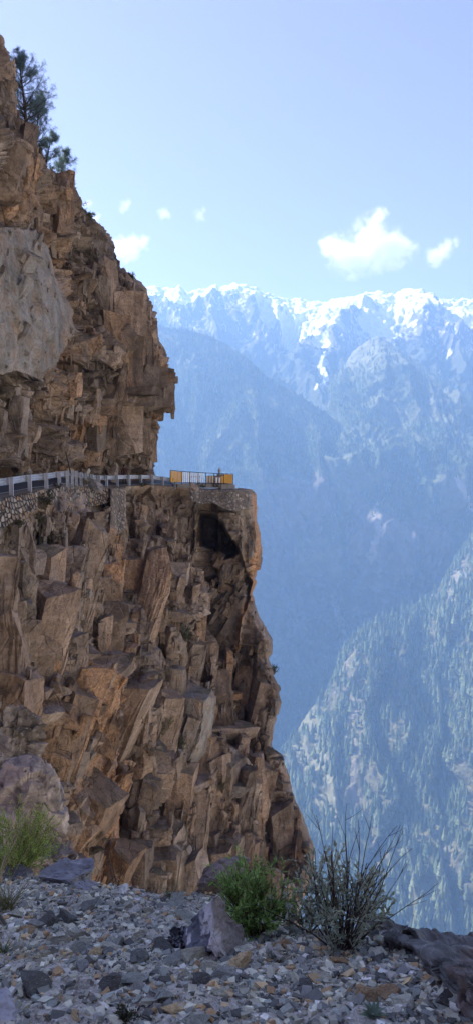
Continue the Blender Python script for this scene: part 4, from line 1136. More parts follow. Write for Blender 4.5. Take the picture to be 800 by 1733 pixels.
# pebbles and grit: beyond counting
Vi = np.array([[x, y, z] for z in (-1, 1) for y in (-1, 1) for x in (-1, 1)], float)
Ti = np.array([[0, 2, 3], [0, 3, 1], [4, 5, 7], [4, 7, 6], [0, 1, 5], [0, 5, 4], [2, 6, 7], [2, 7, 3], [0, 4, 6], [0, 6, 2], [1, 3, 7], [1, 7, 5]])
def gravel_points(n):
    u = RNG.uniform(-.36, .36, n); y = RNG.uniform(0, 1, n) ** .75
    ye = line(EDGE, CX + F_PX * u)
    Y = 2.0 + (ye + .05 - 2.0) * y
    return u * Y, Y
def slope_z(X, Y):
    ye = line(EDGE, CX + F_PX * X / Y)
    return gz(X, np.minimum(Y, ye)) - .10 * sstep(Y - ye, -.35, 0) - 1.55 * np.maximum(Y - ye, 0)
gxp, gyp = gravel_points(26000)
kp = ~on_boulder(gxp, gyp, slope_z(gxp, gyp)); gxp, gyp = gxp[kp], gyp[kp]; n = len(gxp)
cl = fbm(np.stack([gxp, gyp, 0 * gxp], -1) / .5, 3, 620)
size = .0024 + .022 * RNG.random(n) ** 6.5 + .006 * np.clip(cl, 0, .5)
shapes = [(Vi * .72 + np.random.default_rng(700 + k).uniform(-.42, .42, Vi.shape)) * np.array([1, .8, .5]) for k in range(24)]
Vv = np.zeros((n, len(Vi), 3)); an = RNG.uniform(0, 6.28, n); tl = RNG.uniform(-.5, .5, n)
base_s = np.stack(shapes)[RNG.integers(0, 24, n)]
s3 = size[:, None] * RNG.uniform(.75, 1.25, (n, 3))
base_s = base_s * s3[:, None]
ca, sa = np.cos(tl), np.sin(tl)
xz = np.stack([base_s[..., 0] * ca[:, None] - base_s[..., 2] * sa[:, None], base_s[..., 1], base_s[..., 0] * sa[:, None] + base_s[..., 2] * ca[:, None]], -1)
ca, sa = np.cos(an), np.sin(an)
Vv = np.stack([xz[..., 0] * ca[:, None] - xz[..., 1] * sa[:, None], xz[..., 0] * sa[:, None] + xz[..., 1] * ca[:, None], xz[..., 2]], -1)
Vv = Vv + np.stack([gxp, gyp, slope_z(gxp, gyp) + size * .25 + .004], -1)[:, None]
cidx = RNG.choice(len(STC), n, p=STP); cc = STC[cidx] * RNG.uniform(.75, 1.25, (n, 1))
o = link('gravel', np_mesh('gravel', Vv, tris=(Ti[None] + (np.arange(n) * len(Vi))[:, None, None]).reshape(-1, 3), attrs={'tint': np.repeat(cc, len(Vi), 0)}), m_tint('pebble', .9, 60, .4))
tag(o, 'fine grey gravel and grit covering the foreground slope', 'gravel', kind='stuff')

# loose stones one can count: prototypes per colour, copied
def gpt(px, py):
    """point of the gravel slope seen at a photo position"""
    u, t = ray(px, py); u = float(u); t = float(t)
    ye = float(line(EDGE, CX + F_PX * u)) - .03
    lo, hi = 1.2, ye
    for _ in range(50):
        mid = (lo + hi) / 2
        if t * mid > float(slope_z(u * mid, mid)): lo = mid
        else: hi = mid
    if lo > ye - .002: return Vector((u * ye, ye, float(slope_z(u * ye, ye))))
    return Vector((u * lo, lo, t * lo))

CN = ['blue-grey', 'mid grey', 'light grey', 'near-black', 'pale grey', 'brown', 'white', 'slate grey', 'tan', 'dark grey']
V4, T4 = ico(4)
sproto = {}
def stone_mesh(ci, var):
    if (ci, var) in sproto: return sproto[(ci, var)]
    fl = [(1, .8, .55), (1, .65, .42), (1, .9, .38), (1, .7, .7)][var % 4]
    P = stone_shape(V4, 800 + var * 7 + ci, 8, fl, .28, .62)
    P = P + V4 * (.035 * facets(P + var, (.4, .4, .3), 820 + var) + .03 * fbm(P * 5, 3, 830 + var))[:, None]
    me = np_mesh('stone', P, tris=T4, attrs={'tint': np.tile(STC[ci], (len(P), 1))}); me.materials.append(M_STONE)
    sproto[(ci, var)] = me; return me
def stone(c, r, ci, var, label, group, rz=None, tilt=None):
    o = bpy.data.objects.new('stone', stone_mesh(ci, var)); COL.objects.link(o)
    o.location = c; o.scale = (r, r, r * RNG.uniform(.85, 1.15))
    o.rotation_euler = (tilt if tilt is not None else RNG.uniform(-.35, .1), RNG.uniform(-.3, .3), RNG.uniform(0, 6.28) if rz is None else rz)
    return tag(o, label, 'stone', group)
# stones picked out in the photo: px, py, half-size px, colour, shape, label
KEY = [(265, 1611, 15, 0, 2, 'flat blue-grey stone left of the dark speckled lump'), (170, 1597, 10, 5, 3, 'rusty brown blocky stone left of centre on the gravel'), (143, 1596, 13, 2, 1, 'pale grey wedge stone just left of the rusty brown stone'),
       (131, 1610, 14, 0, 0, 'blue-grey angular stone below the pale wedge stone'), (140, 1632, 15, 2, 1, 'light grey triangular stone under the two angular stones'), (211, 1617, 10, 8, 0, 'tan rounded stone between the brown stone and the blue flat stone'),
       (294, 1626, 10, 0, 3, 'small blue-grey block just below the dark speckled lump'), (315, 1630, 11, 0, 0, 'blue-grey block with flat top left of the white-veined rock'), (338, 1637, 10, 5, 3, 'brown block right below the white-veined rock'),
       (320, 1655, 17, 1, 1, 'long grey stone with a flat top below the brown block'), (193, 1650, 16, 4, 1, 'pale buff flat stone in the middle of the foreground gravel'), (405, 1615, 18, 4, 2, 'flat white-grey stone at the foot of the white-veined rock'),
       (66, 1570, 16, 7, 0, 'slate grey angular stone at left on the upper gravel'), (30, 1591, 9, 6, 0, 'bright white pebble-sized stone near the left edge'), (188, 1554, 10, 0, 2, 'bluish flat stone high on the gravel near its rim'),
       (105, 1557, 13, 9, 0, 'dark grey upright stone high on the left gravel'), (250, 1545, 10, 1, 1, 'grey flat stone near the rim below the dry stalk'), (293, 1562, 10, 4, 2, 'pale flat stone left of the white-veined rock'),
       (275, 1690, 22, 0, 2, 'broad blue-grey slab low in the foreground'), (370, 1685, 17, 2, 1, 'light grey wedge stone below the white-veined rock'), (335, 1683, 10, 4, 0, 'pale rounded stone beside the broad blue-grey slab'),
       (300, 1712, 20, 8, 2, 'buff flat stone at the bottom of the foreground gravel'), (128, 1725, 12, 8, 0, 'tan stone at the bottom edge left of centre'), (645, 1623, 14, 4, 2, 'pale grey double-topped stone before the dark boulder'),
       (690, 1620, 8, 7, 2, 'slate grey flat chip leaning against the dark boulder'), (712, 1624, 13, 3, 1, 'dark angular stone leaning against the dark boulder'), (605, 1601, 12, 8, 1, 'tan-brown stone right below the twiggy shrub'),
       (470, 1605, 10, 8, 0, 'tan stone to the right of the green bush'), (674, 1702, 20, 2, 2, 'large buff-grey stone low at right in the gravel'), (430, 1688, 14, 4, 1, 'pale grey stone low at centre right'), (485, 1602, 9, 5, 0, 'small brown stone near the base of the twiggy shrub'),
       (500, 1690, 10, 2, 0, 'light grey stone at lower centre right'), (650, 1656, 7, 8, 0, 'small tan pebble stone below the dark boulder')]
for qx, qy, hs, ci, var, lb in KEY:
    c = gpt(qx, qy); r = hs / F_PX * c.length * 1.05
    stone(c + Vector((0, 0, r * .25)), r, ci, var, lb, 'loose stones on the gravel', tilt=-.2)
keyxy = np.array([(k[0], k[1]) for k in KEY])
placed = 0
while placed < 258:
    X, Yv = gravel_points(1); X = float(X[0]); Yv = float(Yv[0])
    qx = CX + F_PX * X / (Yv * 1.03)
    ci = int(RNG.choice(len(STC), p=STP)); var = int(RNG.integers(0, 6))
    r = .015 + .07 * RNG.random() ** 3.2
    if bool(on_boulder(X, Yv, float(slope_z(X, Yv)))): continue
    if qx > 640: 
        if RNG.random() < .5: continue
        r *= .7
    elif qx > 430: r *= .8
    c = Vector((X, Yv, float(slope_z(X, Yv)) + r * .25))
    where = 'among the left-hand gravel' if qx < 250 else ('in the middle of the gravel slope' if qx < 470 else 'on the right-hand gravel')
    stone(c, r, ci, var, f'small {CN[ci]} angular stone lying {where}', f'small {CN[ci]} stones {where}')
    placed += 1

# boulders in the foreground
def veined(Pn, P):
    n = fbm(P * 15, 4, 900); P = P * 1.7; r = P[:, 0] * .9 + P[:, 2] * .35 + n * .10
    c = np.tile([.12, .13, .15], (len(P), 1)); right = sstep(r, -.02, .05)[:, None]
    c = c * (1 - right) + np.array([.27, .25, .225]) * right
    vein = (1 - sstep(np.abs(r - .0), .03, .085)) * (n > -.35); spots = sstep(fbm(P * 13, 3, 901), .3, .42) * (r < .05)
    w = np.clip(vein + spots, 0, 1)[:, None]
    return c * (1 - w) + np.array([.55, .53, .5]) * w
def crag(name, label, px_, py_, Y_, pts, depth, seed, colf, mat=None, rough=.03):
    """pyramidal crag from a photo outline: front ridge points given as (px, py, dY)"""
    pass
c = gpt(362, 1622); c = c + Vector((0, .10, .05))
# pointed wedge: ridge line rises to an apex
V, T = ico(6)
P = stone_shape(V, 21, 4, (1, 1, 1))
for nrm, d in (((-.75, -.55, .62), .38), ((.72, -.5, .55), .34), ((.3, .8, .5), .5), ((-.3, .75, .6), .5), ((0, 0, -1), .5), ((-.1, -1, .15), .55)):
    nn = np.array(nrm) / np.linalg.norm(nrm); s = P @ nn - d; P = P - np.maximum(s, 0)[:, None] * nn[None]
P = P * np.array([.112, .135, .158]) / np.array([.8, .7, .75])
P = P + V * (.008 * facets(P, (.05, .05, .04), 22) + .012 * fbm(P / .08, 4, 23) + .014 * facets(P, (.12, .12, .1), 24))[:, None]
o = link('boulder', np_mesh('boulder', P, tris=T, attrs={'tint': veined(None, P)}), M_STONE); o.location = c
tag(o, 'pointed grey rock with a white vein rising beside the green bush', 'rock')
c = gpt(302, 1607)
boulder('dark speckled lumpy rock left of the white-veined rock', c + Vector((0, .03, .03)), .088, 31, (.06, .06, .066), flat=(1, .8, .65), rough=.3, sub=5, colf=lambda a, P: np.where((fbm(P * 60, 3, 32) > .25)[:, None], [[.3, .3, .31]], [[.055, .056, .062]]))
def rusty(Pn, P):
    n = fbm(P * 2.4, 5, 910, .6); n2 = fbm(P * 14, 3, 911)
    c = np.tile([.15, .155, .145], (len(P), 1)) * (1 + 1.1 * n2[:, None])
    w = .6 * sstep(n + .22 * (P[:, 0] - .8), .1, .35)[:, None]
    return np.clip(c * (1 - w) + np.array([.15, .088, .06]) * w, 0, 1)
# the dark boulder at right, a long ledge that runs out of the frame
nxb, nyb = 240, 150
CRB = [(560, 1640), (590, 1604), (612, 1588), (630, 1573), (648, 1566), (668, 1569), (690, 1580), (708, 1590), (722, 1592), (738, 1589), (752, 1591), (762, 1597), (776, 1594), (790, 1597), (805, 1604), (850, 1590), (950, 1600), (1100, 1650)]
ab = np.linspace(560, 1080, nxb)[None] + np.zeros((nyb, 1)); bbq = np.linspace(0, 1, nyb)[:, None]
ct = line(CRB, ab); fy = np.maximum(line([(560, 1650), (600, 1612), (630, 1602), (660, 1606), (700, 1616), (740, 1648), (800, 1725), (1080, 2150)], ab), ct + 6)
Ycr = line([(560, 3.6), (650, 3.55), (800, 3.1), (1080, 2.7)], ab); Yft = np.array([[gpt(float(a_), min(float(f_), 2000)).y - .04 for a_, f_ in zip(ab[0], fy[0])]])
pyb = ct + (fy - ct) * bbq
ug_, tg_ = ray(ab, pyb); lo_y = np.full_like(ab, 1.2); hi_y = line(EDGE, CX + F_PX * ug_) - .03; ed_y = hi_y.copy()
for _ in range(40):
    md = (lo_y + hi_y) / 2; up_ = tg_ * md > slope_z(ug_ * md, md); lo_y = np.where(up_, md, lo_y); hi_y = np.where(up_, hi_y, md)
Yb = Yft + (Ycr - Yft) * (1 - bbq) ** 1.6
lf_ = sstep(ab, 570, 700)
Yb = np.minimum(Yb, lo_y - .42 * sstep(1 - bbq, .0, .5) * lf_ + .04)
Yb = blur(Yb, 3, 1)
Yb = Yb * lf_ + (lo_y + .10) * (1 - lf_)
Pf = pt(ab, pyb, Yb)
bk = [Pf[0] + np.array([0, d_, z_]) for d_, z_ in ((.06, .0), (.18, -.06), (.4, -.3), (.7, -.9), (.9, -2.))]
Pb = np.concatenate([np.stack(bk[::-1]), Pf], 0)
hb = .022 * blur(facets(Pb, (.34, .34, .24), 921, 1.2), 2, 1) + .014 * facets(Pb, (.11, .11, .08), 922, 1.3, .3) + .012 * fbm(Pb / .06, 4, 923) + .02 * fbm(Pb / .5, 2, 924)
Pb, _ = finish_sheet(Pb, 3, hb * (.35 + .65 * sstep(np.concatenate([np.full((5, 1), .2), bbq]), 0, .25)))
o = link('boulder', np_mesh('boulder', Pb, grid_faces(nyb + 5, nxb), attrs={'tint': rusty(None, Pb.reshape(-1, 3))}), M_STONE)
tag(o, 'large dark rock with rusty patches at the lower right corner', 'rock')

# left-hand rocks
boulder('flat grey slab lying at the rim below the left green bush', gpt(118, 1497) + Vector((0, .1, .02)), (.24, .2, .12), 41, (.24, .25, .265), flat=(1, .8, .6), rot=(-.15, .15, .4), rough=.1, sub=5)
boulder('small pointed grey slab at the rim right of the flat slab', gpt(146, 1508) + Vector((0, .05, .0)), (.1, .09, .07), 42, (.3, .31, .33), rot=(0, .5, .8), sub=4)
boulder('grey stone half under the left green bush', gpt(18, 1483) + Vector((0, .1, .05)), (.14, .12, .1), 43, (.2, .2, .21), sub=5)
boulder('pale grey rock in the bottom left corner', gpt(8, 1722) + Vector((-.03, 0, .0)), (.12, .13, .09), 44, (.42, .43, .45), sub=5, rough=.1)
boulder('grey and rust rock behind the white-veined rock', gpt(365, 1530) + Vector((.0, .25, .02)), (.22, .16, .16), 45, (.26, .22, .19), sub=5, rot=(0, -.4, 0))
def pinkish(Pn, P):
    n = fbm(P * 1.1, 5, 930, .65); n2 = fbm(P * 5, 4, 931)
    c = lerp((.26, .215, .18), (.47, .40, .345), sstep(n + .5 * n2, -.35, .4))
    return c * (1 - .5 * sstep(fbm(P * np.array([4, 4, 1.2]), 4, 932), .15, .4))[:, None]
boulder('big pale pinkish boulder behind the left green bush', V3(38, 1392, 13.5), (.95, .9, 1.25), 46, (.4, .36, .33), flat=(.8, .8, 1), sub=6, cuts=8, rot=(.1, .12, .3), rough=.09, colf=pinkish)
boulder('tall pale grey rock standing at the left edge above the pinkish boulder', V3(-30, 1230, 14), (.7, .8, 1.5), 47, (.4, .38, .35), flat=(.75, .8, 1), sub=6, cuts=8, rough=.18, colf=pinkish)
boulder('grey blocky boulder on the slope beside the tall pale rock', V3(26, 1262, 19), (1.0, .9, 1.3), 48, (.25, .23, .21), flat=(.7, .8, 1), sub=6, cuts=10, rot=(0, .25, .2), rough=.16, colf=lambda a, P: pinkish(a, P) * .62)
boulder('low pinkish rock at the foot of the pinkish boulder', V3(92, 1462, 13.2), (.62, .6, .68), 49, (.36, .31, .28), sub=6, rot=(0, .5, 0), rough=.16, colf=lambda a, P: pinkish(a, P) * .85)
# rocks along the road
boulder('grey boulder tipped against the guardrail posts above the stone wall', V3(160, 823, 53.0), (.75, .6, .5), 51, (.28, .26, .25), sub=5, rot=(0, .5, 0))
boulder('triangular tan rock at the left end of the platform wall', V3(326, 827, 66.6), (.55, .5, .6), 52, (.3, .24, .19), sub=5, cuts=7)
boulder('upright whitish rock standing behind the far guardrail', V3(195, 803, 62.), (.36, .3, 1.0), 53, (.55, .48, .43), sub=5, flat=(1, .9, 1), cuts=9)
boulder('orange-tinted pale rock behind the guardrail by the leaning pole', V3(117, 797, 52.), (.36, .35, .4), 54, (.55, .38, .24), sub=4)
boulder('small white rock on the verge at the foot of the upper cliff', V3(150, 797, 57.), (.18, .2, .5), 55, (.6, .58, .54), sub=4)
boulder('pale stone at the foot of the cliff above the near guardrail', V3(48, 797, 46.5), (.25, .22, .4), 56, (.45, .42, .38), sub=4)
boulder('larger pale rock leaning on the cliff foot at far left', V3(30, 795, 45.5), (.4, .3, .6), 57, (.4, .36, .33), sub=4, rot=(0, .3, 0))
boulder('pale slab perched on a grassy ledge of the left cliff', on_low(82, 1022) + Vector((.2, -1.3, .0)), (.62, .4, .22), 58, (.48, .49, .52), sub=5, flat=(1, .7, .35), rot=(0, .5, -.3))
boulder('flat dark rock sticking out of the cliff nose on the right', V3(470, 1284, 61.3), (.7, .6, .3), 59, (.1, .085, .07), sub=4)

# ================================================================== VEGETATION
def curve_pts(p0, d, L, n, droop, rng, wob=.12):
    pts = [np.array(p0, float)]; d = np.array(d, float); d /= np.linalg.norm(d)
    for _ in range(n):
        d = d + rng.normal(size=3) * wob + np.array([0, 0, -droop]); d /= np.linalg.norm(d)
        pts.append(pts[-1] + d * L / n)
    return np.array(pts)

def leafy_bush(name, label, cat, loc, H, W, nst, nleaf, lL, lW, cols, seed, droop=.03, lean=(0, 0), spread=1.0, start=.25, barkc=(.12, .09, .06), twigs=0, twigH=1.6, sub=3, rstem=.004, twiglean=(.3, 0), group=None, leafmat=None):
    rng = np.random.default_rng(seed)
    e = empty(name, loc); tag(e, label, cat, group)
    sb, fb_ = MB(), MB()
    for k in range(nst):
        an = rng.uniform(0, 2 * pi); rr = rng.random() ** .6 * spread
        d = np.array([cos(an) * rr * W / H + lean[0], sin(an) * rr * W / H + lean[1], 1.0])
        L = H * rng.uniform(.65, 1.05)
        main = curve_pts((cos(an) * W * .08, sin(an) * W * .08, -.02 * H), d, L, 7, droop, rng, .09)
        sb.tube(main, np.linspace(rstem, rstem * .35, len(main)), 4, np.asarray(barkc) * rng.uniform(.7, 1.2))
        sets = [main[int(len(main) * start):]]
        for _ in range(sub):
            i = rng.integers(2, 7); dd = main[min(i, 6) + 1] - main[min(i, 6)]
            dd = dd / np.linalg.norm(dd) + rng.normal(size=3) * .5
            br = curve_pts(main[i], dd, L * rng.uniform(.2, .42), 4, droop, rng, .12)
            sb.tube(br, np.linspace(rstem * .5, rstem * .25, len(br)), 3, barkc); sets.append(br)
        for s_ in sets:
            m_ = max(3, int(nleaf * rng.uniform(.7, 1.2) / (len(sets) * nst) * 1.0))
            f = rng.random(m_) * (len(s_) - 1.001); i = f.astype(int); g = (f - i)[:, None]
            P_ = s_[i] * (1 - g) + s_[i + 1] * g; T_ = s_[i + 1] - s_[i]; T_ = T_ / (np.linalg.norm(T_, axis=1)[:, None] + 1e-9)
            D_ = T_ * .75 + rng.normal(size=(m_, 3)) * .6 + np.array([0, 0, .12])
            cc = np.asarray(cols[0]) + (np.asarray(cols[1]) - np.asarray(cols[0])) * rng.random((m_, 1))
            fb_.leaves(P_, D_, rng.normal(size=(m_, 3)), lL * rng.uniform(.6, 1.25, m_), lW * rng.uniform(.7, 1.2, m_), cc, .15)
    for k in range(twigs):
        d = np.array([twiglean[0] * rng.uniform(-.6, 1.9) , twiglean[1] + rng.normal() * .2, 1.0])
        tw = curve_pts((rng.normal() * W * .06, rng.normal() * W * .06, 0), d, H * twigH * rng.uniform(.65, 1.05), 9, -.008, rng, .06)
        sb.tube(tw, np.linspace(rstem * .9, rstem * .22, len(tw)), 4, np.asarray(barkc) * .8)
        for _ in range(2):
            i = rng.integers(5, 9); dd = tw[i] - tw[i - 1]; dd = dd / np.linalg.norm(dd) + rng.normal(size=3) * .3
            br = curve_pts(tw[i], dd, H * .25, 3, -.01, rng, .05); sb.tube(br, np.linspace(rstem * .35, rstem * .15, len(br)), 3, np.asarray(barkc) * .8)
    sb.build('stem', M_BARK, e); fb_.build('foliage', leafmat or M_LEAF, e)
    return e

G1 = ((.12, .22, .05), (.3, .46, .12)); GY = ((.22, .32, .06), (.46, .56, .13)); GG = ((.2, .25, .17), (.4, .45, .32)); GD = ((.03, .04, .02), (.075, .085, .04)); GH = ((.11, .1, .05), (.22, .2, .11))
c = gpt(425, 1592)
leafy_bush('bush', 'dense green narrow-leaved bush right of the white-veined rock', 'bush', c + Vector((0, .1, -.055)), .36, .21, 50, 3800, .038, .009, G1, 1001, .02, sub=4, rstem=.0042)
c = gpt(580, 1600)
leafy_bush('shrub', 'twiggy shrub with sparse grey-green leaves and long bare stems at the rim', 'shrub', c + Vector((-.02, -.04, 0)), .42, .36, 34, 1900, .034, .012, GG, 1002, .0, lean=(.08, .0), sub=4, twigs=18, twigH=1.5, rstem=.0042, barkc=(.07, .05, .04), twiglean=(.42, 0), start=.3)
c = gpt(515, 1585)
leafy_bush('shrub', 'low grey-leaved shrub between the green bush and the twiggy shrub', 'shrub', c + Vector((.02, .05, 0)), .26, .2, 12, 520, .03, .011, GG, 1003, .0, sub=3, rstem=.004, barkc=(.08, .06, .045))
c = gpt(22, 1478)
leafy_bush('bush', 'feathery yellow-green broom bush at the left edge', 'bush', c + Vector((-.05, .3, -.05)), .50, .42, 70, 6500, .03, .006, GY, 1004, .015, sub=5, rstem=.0035, barkc=(.16, .13, .06))
def grass(label, loc, n, H, spread, cols, seed, lean=(0, 0, 0), w=.003, name='grass_tuft', cat='grass'):
    rng = np.random.default_rng(seed); m = MB()
    for k in range(n):
        an = rng.uniform(0, 6.28); d = np.array([cos(an) * spread + lean[0], sin(an) * spread * .6 + lean[1], 1.0 + lean[2]])
        p = curve_pts((rng.normal() * .02 * H * 3, rng.normal() * .02 * H * 3, -.01), d, H * rng.uniform(.5, 1.05), 6, .07, rng, .06)
        col = np.asarray(cols[0]) + (np.asarray(cols[1]) - np.asarray(cols[0])) * rng.random()
        m.tube(p, np.linspace(w * .5, w * .12, len(p)), 3, col)
    o = m.build(name, M_STRAW); o.location = loc
    return tag(o, label, cat)
DRY = ((.3, .25, .12), (.5, .43, .24)); DRG = ((.1, .13, .04), (.34, .31, .13))
grass('dry grass tuft with long bent blades at the left edge of the gravel', gpt(8, 1545) + Vector((0, .05, 0)), 90, .30, .7, DRG, 1101)
grass('tuft of tall straw-coloured stalks rising in front of the broom bush', gpt(2, 1500) + Vector((-.05, .1, 0)), 16, .62, .28, DRY, 1102, lean=(.12, 0, 0), w=.005)
grass('grey-green grass tuft on the rim below the dry stalk', gpt(293, 1531) + Vector((0, .06, 0)), 80, .14, .8, ((.09, .11, .06), (.24, .25, .15)), 1103)
grass('sparse dry grass spread over the left gravel', gpt(35, 1625), 26, .32, 1.5, DRY, 1104, lean=(.6, 0, 0))
grass('small green tuft at the left edge beside the sparse dry grass', gpt(4, 1612), 46, .10, .8, ((.06, .1, .03), (.16, .22, .07)), 1105)
grass('small dull weed on the gravel right of the green bush', gpt(468, 1628), 26, .09, .8, ((.1, .11, .06), (.2, .2, .12)), 1106)
grass('dark dead twigs sticking up from the rim below the orange rock face', gpt(192, 1512) + Vector((0, .1, 0)), 9, .26, .5, ((.03, .025, .02), (.06, .05, .04)), 1107, lean=(.25, 0, 0), w=.005, name='dead_twigs', cat='twigs')
# single tall dry stalk with a plume
c = gpt(296, 1524) + Vector((0, .12, 0)); st = empty('dry_stalk', c); tag(st, 'single tall dry straw stalk standing on the rim', 'stalk')
tipv = V3(318, 1402, c.y + .02) - c; rng = np.random.default_rng(5)
m = MB(); m.tube([(0, 0, 0), tuple(tipv * .5 + Vector((-.008, 0, 0))), tuple(tipv)], [.004, .0035, .0022], 5, (.42, .33, .18)); m.build('stem', M_STRAW, st)
m = MB()
for k in range(30):
    f = .72 + .28 * rng.random(); p = np.array(tipv) * f
    m.tube([p, p + np.array([rng.normal() * .008, rng.normal() * .008, .03])], [.0016, .0006], 3, (.5, .4, .24))
m.build('plume', M_STRAW, st)
# bent straw before the low grey shrub
m = MB(); a_, b_ = gpt(478, 1572), V3(545, 1520, 4.0)
m.tube([tuple(a_), tuple(a_.lerp(b_, .5) + Vector((0, 0, .0))), tuple(b_ + Vector((0, 0, .02)))], [.004, .0035, .002], 5, (.45, .38, .22)); tag(m.build('straw', M_STRAW), 'pale bent straw crossing in front of the low grey shrub', 'straw')
# rosette plant at bottom right
rp = empty('rosette_plant', gpt(630, 1722)); tag(rp, 'small grey-green leafy rosette plant in the gravel at the bottom', 'plant')
m = MB(); k = 13; an = np.arange(k) * 2.4
m.leaves(np.zeros((k, 3)), np.stack([np.cos(an) * .8, np.sin(an) * .8, .5 + .5 * rng.random(k)], -1), np.tile([0, 0, 1.], (k, 1)), .06 * rng.uniform(.7, 1.2, k), .02, (.17, .24, .16), .2); m.build('foliage', M_LEAF, rp)
leafy_bush('weed', 'small dark green weed in the bottom foreground gravel', 'plant', gpt(213, 1728), .05, .06, 14, 240, .016, .006, GD, 1008, rstem=.0015)

# shrubs on the cliffs: px, py, height px, width px
SH = [(78, 858, 30, 14, 'dark round bush on the stone wall below the near guardrail'), (66, 890, 22, 16, 'dark bush below the stone wall among the grey blocks'), (34, 893, 16, 9, 'small green bush at the foot of the near stone wall'),
      (192, 1040, 34, 9, 'dark green bush in the cleft right of the orange buttress'), (296, 1090, 60, 12, 'tall dark bush filling the gully in the middle of the cliff'), (150, 1062, 24, 22, 'dull olive bush on the grassy ledge of the left cliff'),
      (228, 1330, 70, 13, 'dark hanging shrub in the deep cleft beside the orange face'), (290, 1425, 60, 20, 'broad dull green bush low on the cliff'), (272, 1240, 36, 16, 'olive bush on the big grey slab of the cliff'), (303, 1275, 36, 12, 'dark shrub beside the grey block in the lower cliff'),
      (95, 1352, 40, 11, 'dark shrub between the pinkish boulder and the orange face'), (92, 1312, 22, 14, 'yellowish tuft of scrub above the pinkish boulder'), (465, 1140, 18, 7, 'tiny shrub sprouting from the cliff nose against the haze'), (130, 1000, 16, 16, 'dry scrub on the left ledge above the pale slab'),
      (145, 818, 14, 14, 'olive scrub around the guardrail posts near the leaning pole'), (100, 826, 12, 12, 'grey-green scrub beside the near guardrail end'), (242, 822, 11, 9, 'dark scrub under the far guardrail'), (365, 822, 9, 14, 'dark low bush before the platform fence'), (345, 823, 7, 12, 'dark low scrub at the foot of the white fence slats'), (375, 1340, 26, 12, 'small dull bush low on the right part of the cliff')]
for k, (qx, qy, hp, wp, lb) in enumerate(SH):
    if qy < 830: p = V3(qx, qy + 2, float(line(RAILY, qx)) - .5)
    elif qx in (78,): p = V3(qx, qy, 37.6)
    elif qx in (66, 34): p = V3(qx, qy, float(on_low(qx, qy).y) - .6)
    else:
        p = on_low(qx, qy); p = p - p.normalized() * .75
    sc = p.y / F_PX; H = hp * sc; W = wp * sc
    cols = GH if ('olive' in lb or 'dry' in lb or 'dull' in lb or 'yellow' in lb) else GD
    leafy_bush('shrub', lb, 'shrub', p, H, W * 1.15, 12, 620, H * .075 + .03, H * .03 + .015, cols, 1200 + k, .03, sub=4, rstem=.02, start=.1)

M_NEEDLE = m_tint('pine_needle', .7, 30, .2, 0, .6, .2)
# pines and scrub on the skyline ridge
def pine(label, px_, py_, topx, topy, Yd, seed, width, nb, name='pine_tree'):
    rng = np.random.default_rng(seed)
    b_ = V3(px_, py_, Yd); t_ = V3(topx, topy, Yd); H = (t_ - b_).length
    e = empty(name, b_); tag(e, label, 'tree')
    ax = np.array(t_ - b_); lean = ax / H
    tb, fb_ = MB(), MB()
    n = 9; tr = np.array([lean * H * f + np.array([.12 * sin(f * 5 + seed), .1 * cos(f * 4), 0]) * H * .12 * f for f in np.linspace(-.03, 1, n)])
    tb.tube(tr, np.linspace(.022 * H + .03, .01, n), 7, (.06, .042, .03))
    tips = []
    for k in range(nb):
        f = rng.uniform(.12, .98); i = f * (n - 1); j = min(int(i), n - 2); p = tr[j] * (1 - (i - j)) + tr[j + 1] * (i - j)
        an = rng.uniform(0, 6.28); L = width * (1.08 - f) ** .7 * rng.uniform(.55, 1.1)
        br = curve_pts(p, (cos(an), sin(an), .35 + .5 * f), L, 5, -.06, rng, .14)
        tb.tube(br, np.linspace(.018 * (1.2 - f) * H * .35 + .01, .008, len(br)), 4, (.05, .036, .026))
        tips += [br[3], br[4], br[5]]
        for _ in range(5):
            q = br[rng.integers(2, 6)]; tw = curve_pts(q, rng.normal(size=3) + np.array([cos(an), sin(an), .5]), L * .35, 3, -.05, rng, .1)
            tb.tube(tw, [.012, .009, .007, .005], 3, (.05, .036, .026)); tips += [tw[2], tw[3]]
    tips = np.array(tips); m_ = 22
    P_ = np.repeat(tips, m_, 0) + rng.normal(size=(len(tips) * m_, 3)) * .05
    D_ = rng.normal(size=P_.shape) + np.array([0, 0, .5])
    cc = np.array([.12, .18, .18]) + np.array([.1, .13, .13]) * rng.random((len(P_), 1))  # needle tint lightened and blued to stand in for haze glare
    fb_.leaves(P_, D_, rng.normal(size=P_.shape), .2 * rng.uniform(.5, 1.2, len(P_)), .016, cc, .0)
    tb.build('trunk', M_BARK, e); fb_.build('crown', M_NEEDLE, e)
    return e
def YS(qx, qy): return float(on_up(qx, qy).y) + 1.0
pine('tall open-crowned pine on the skyline at the top of the upper cliff', 46, 225, 34, 96, YS(40, 215), 1301, 2.7, 60)
pine('bushy pine leaning out just below the tall skyline pine', 58, 262, 70, 168, YS(60, 250), 1302, 2.0, 44)
pine('small pine clinging to the ridge halfway down the skyline', 100, 318, 112, 258, YS(95, 300), 1303, 1.4, 26)
pine('low spreading pine on the steep ridge between the two larger pines', 76, 290, 88, 228, YS(75, 275), 1304, 1.5, 26)
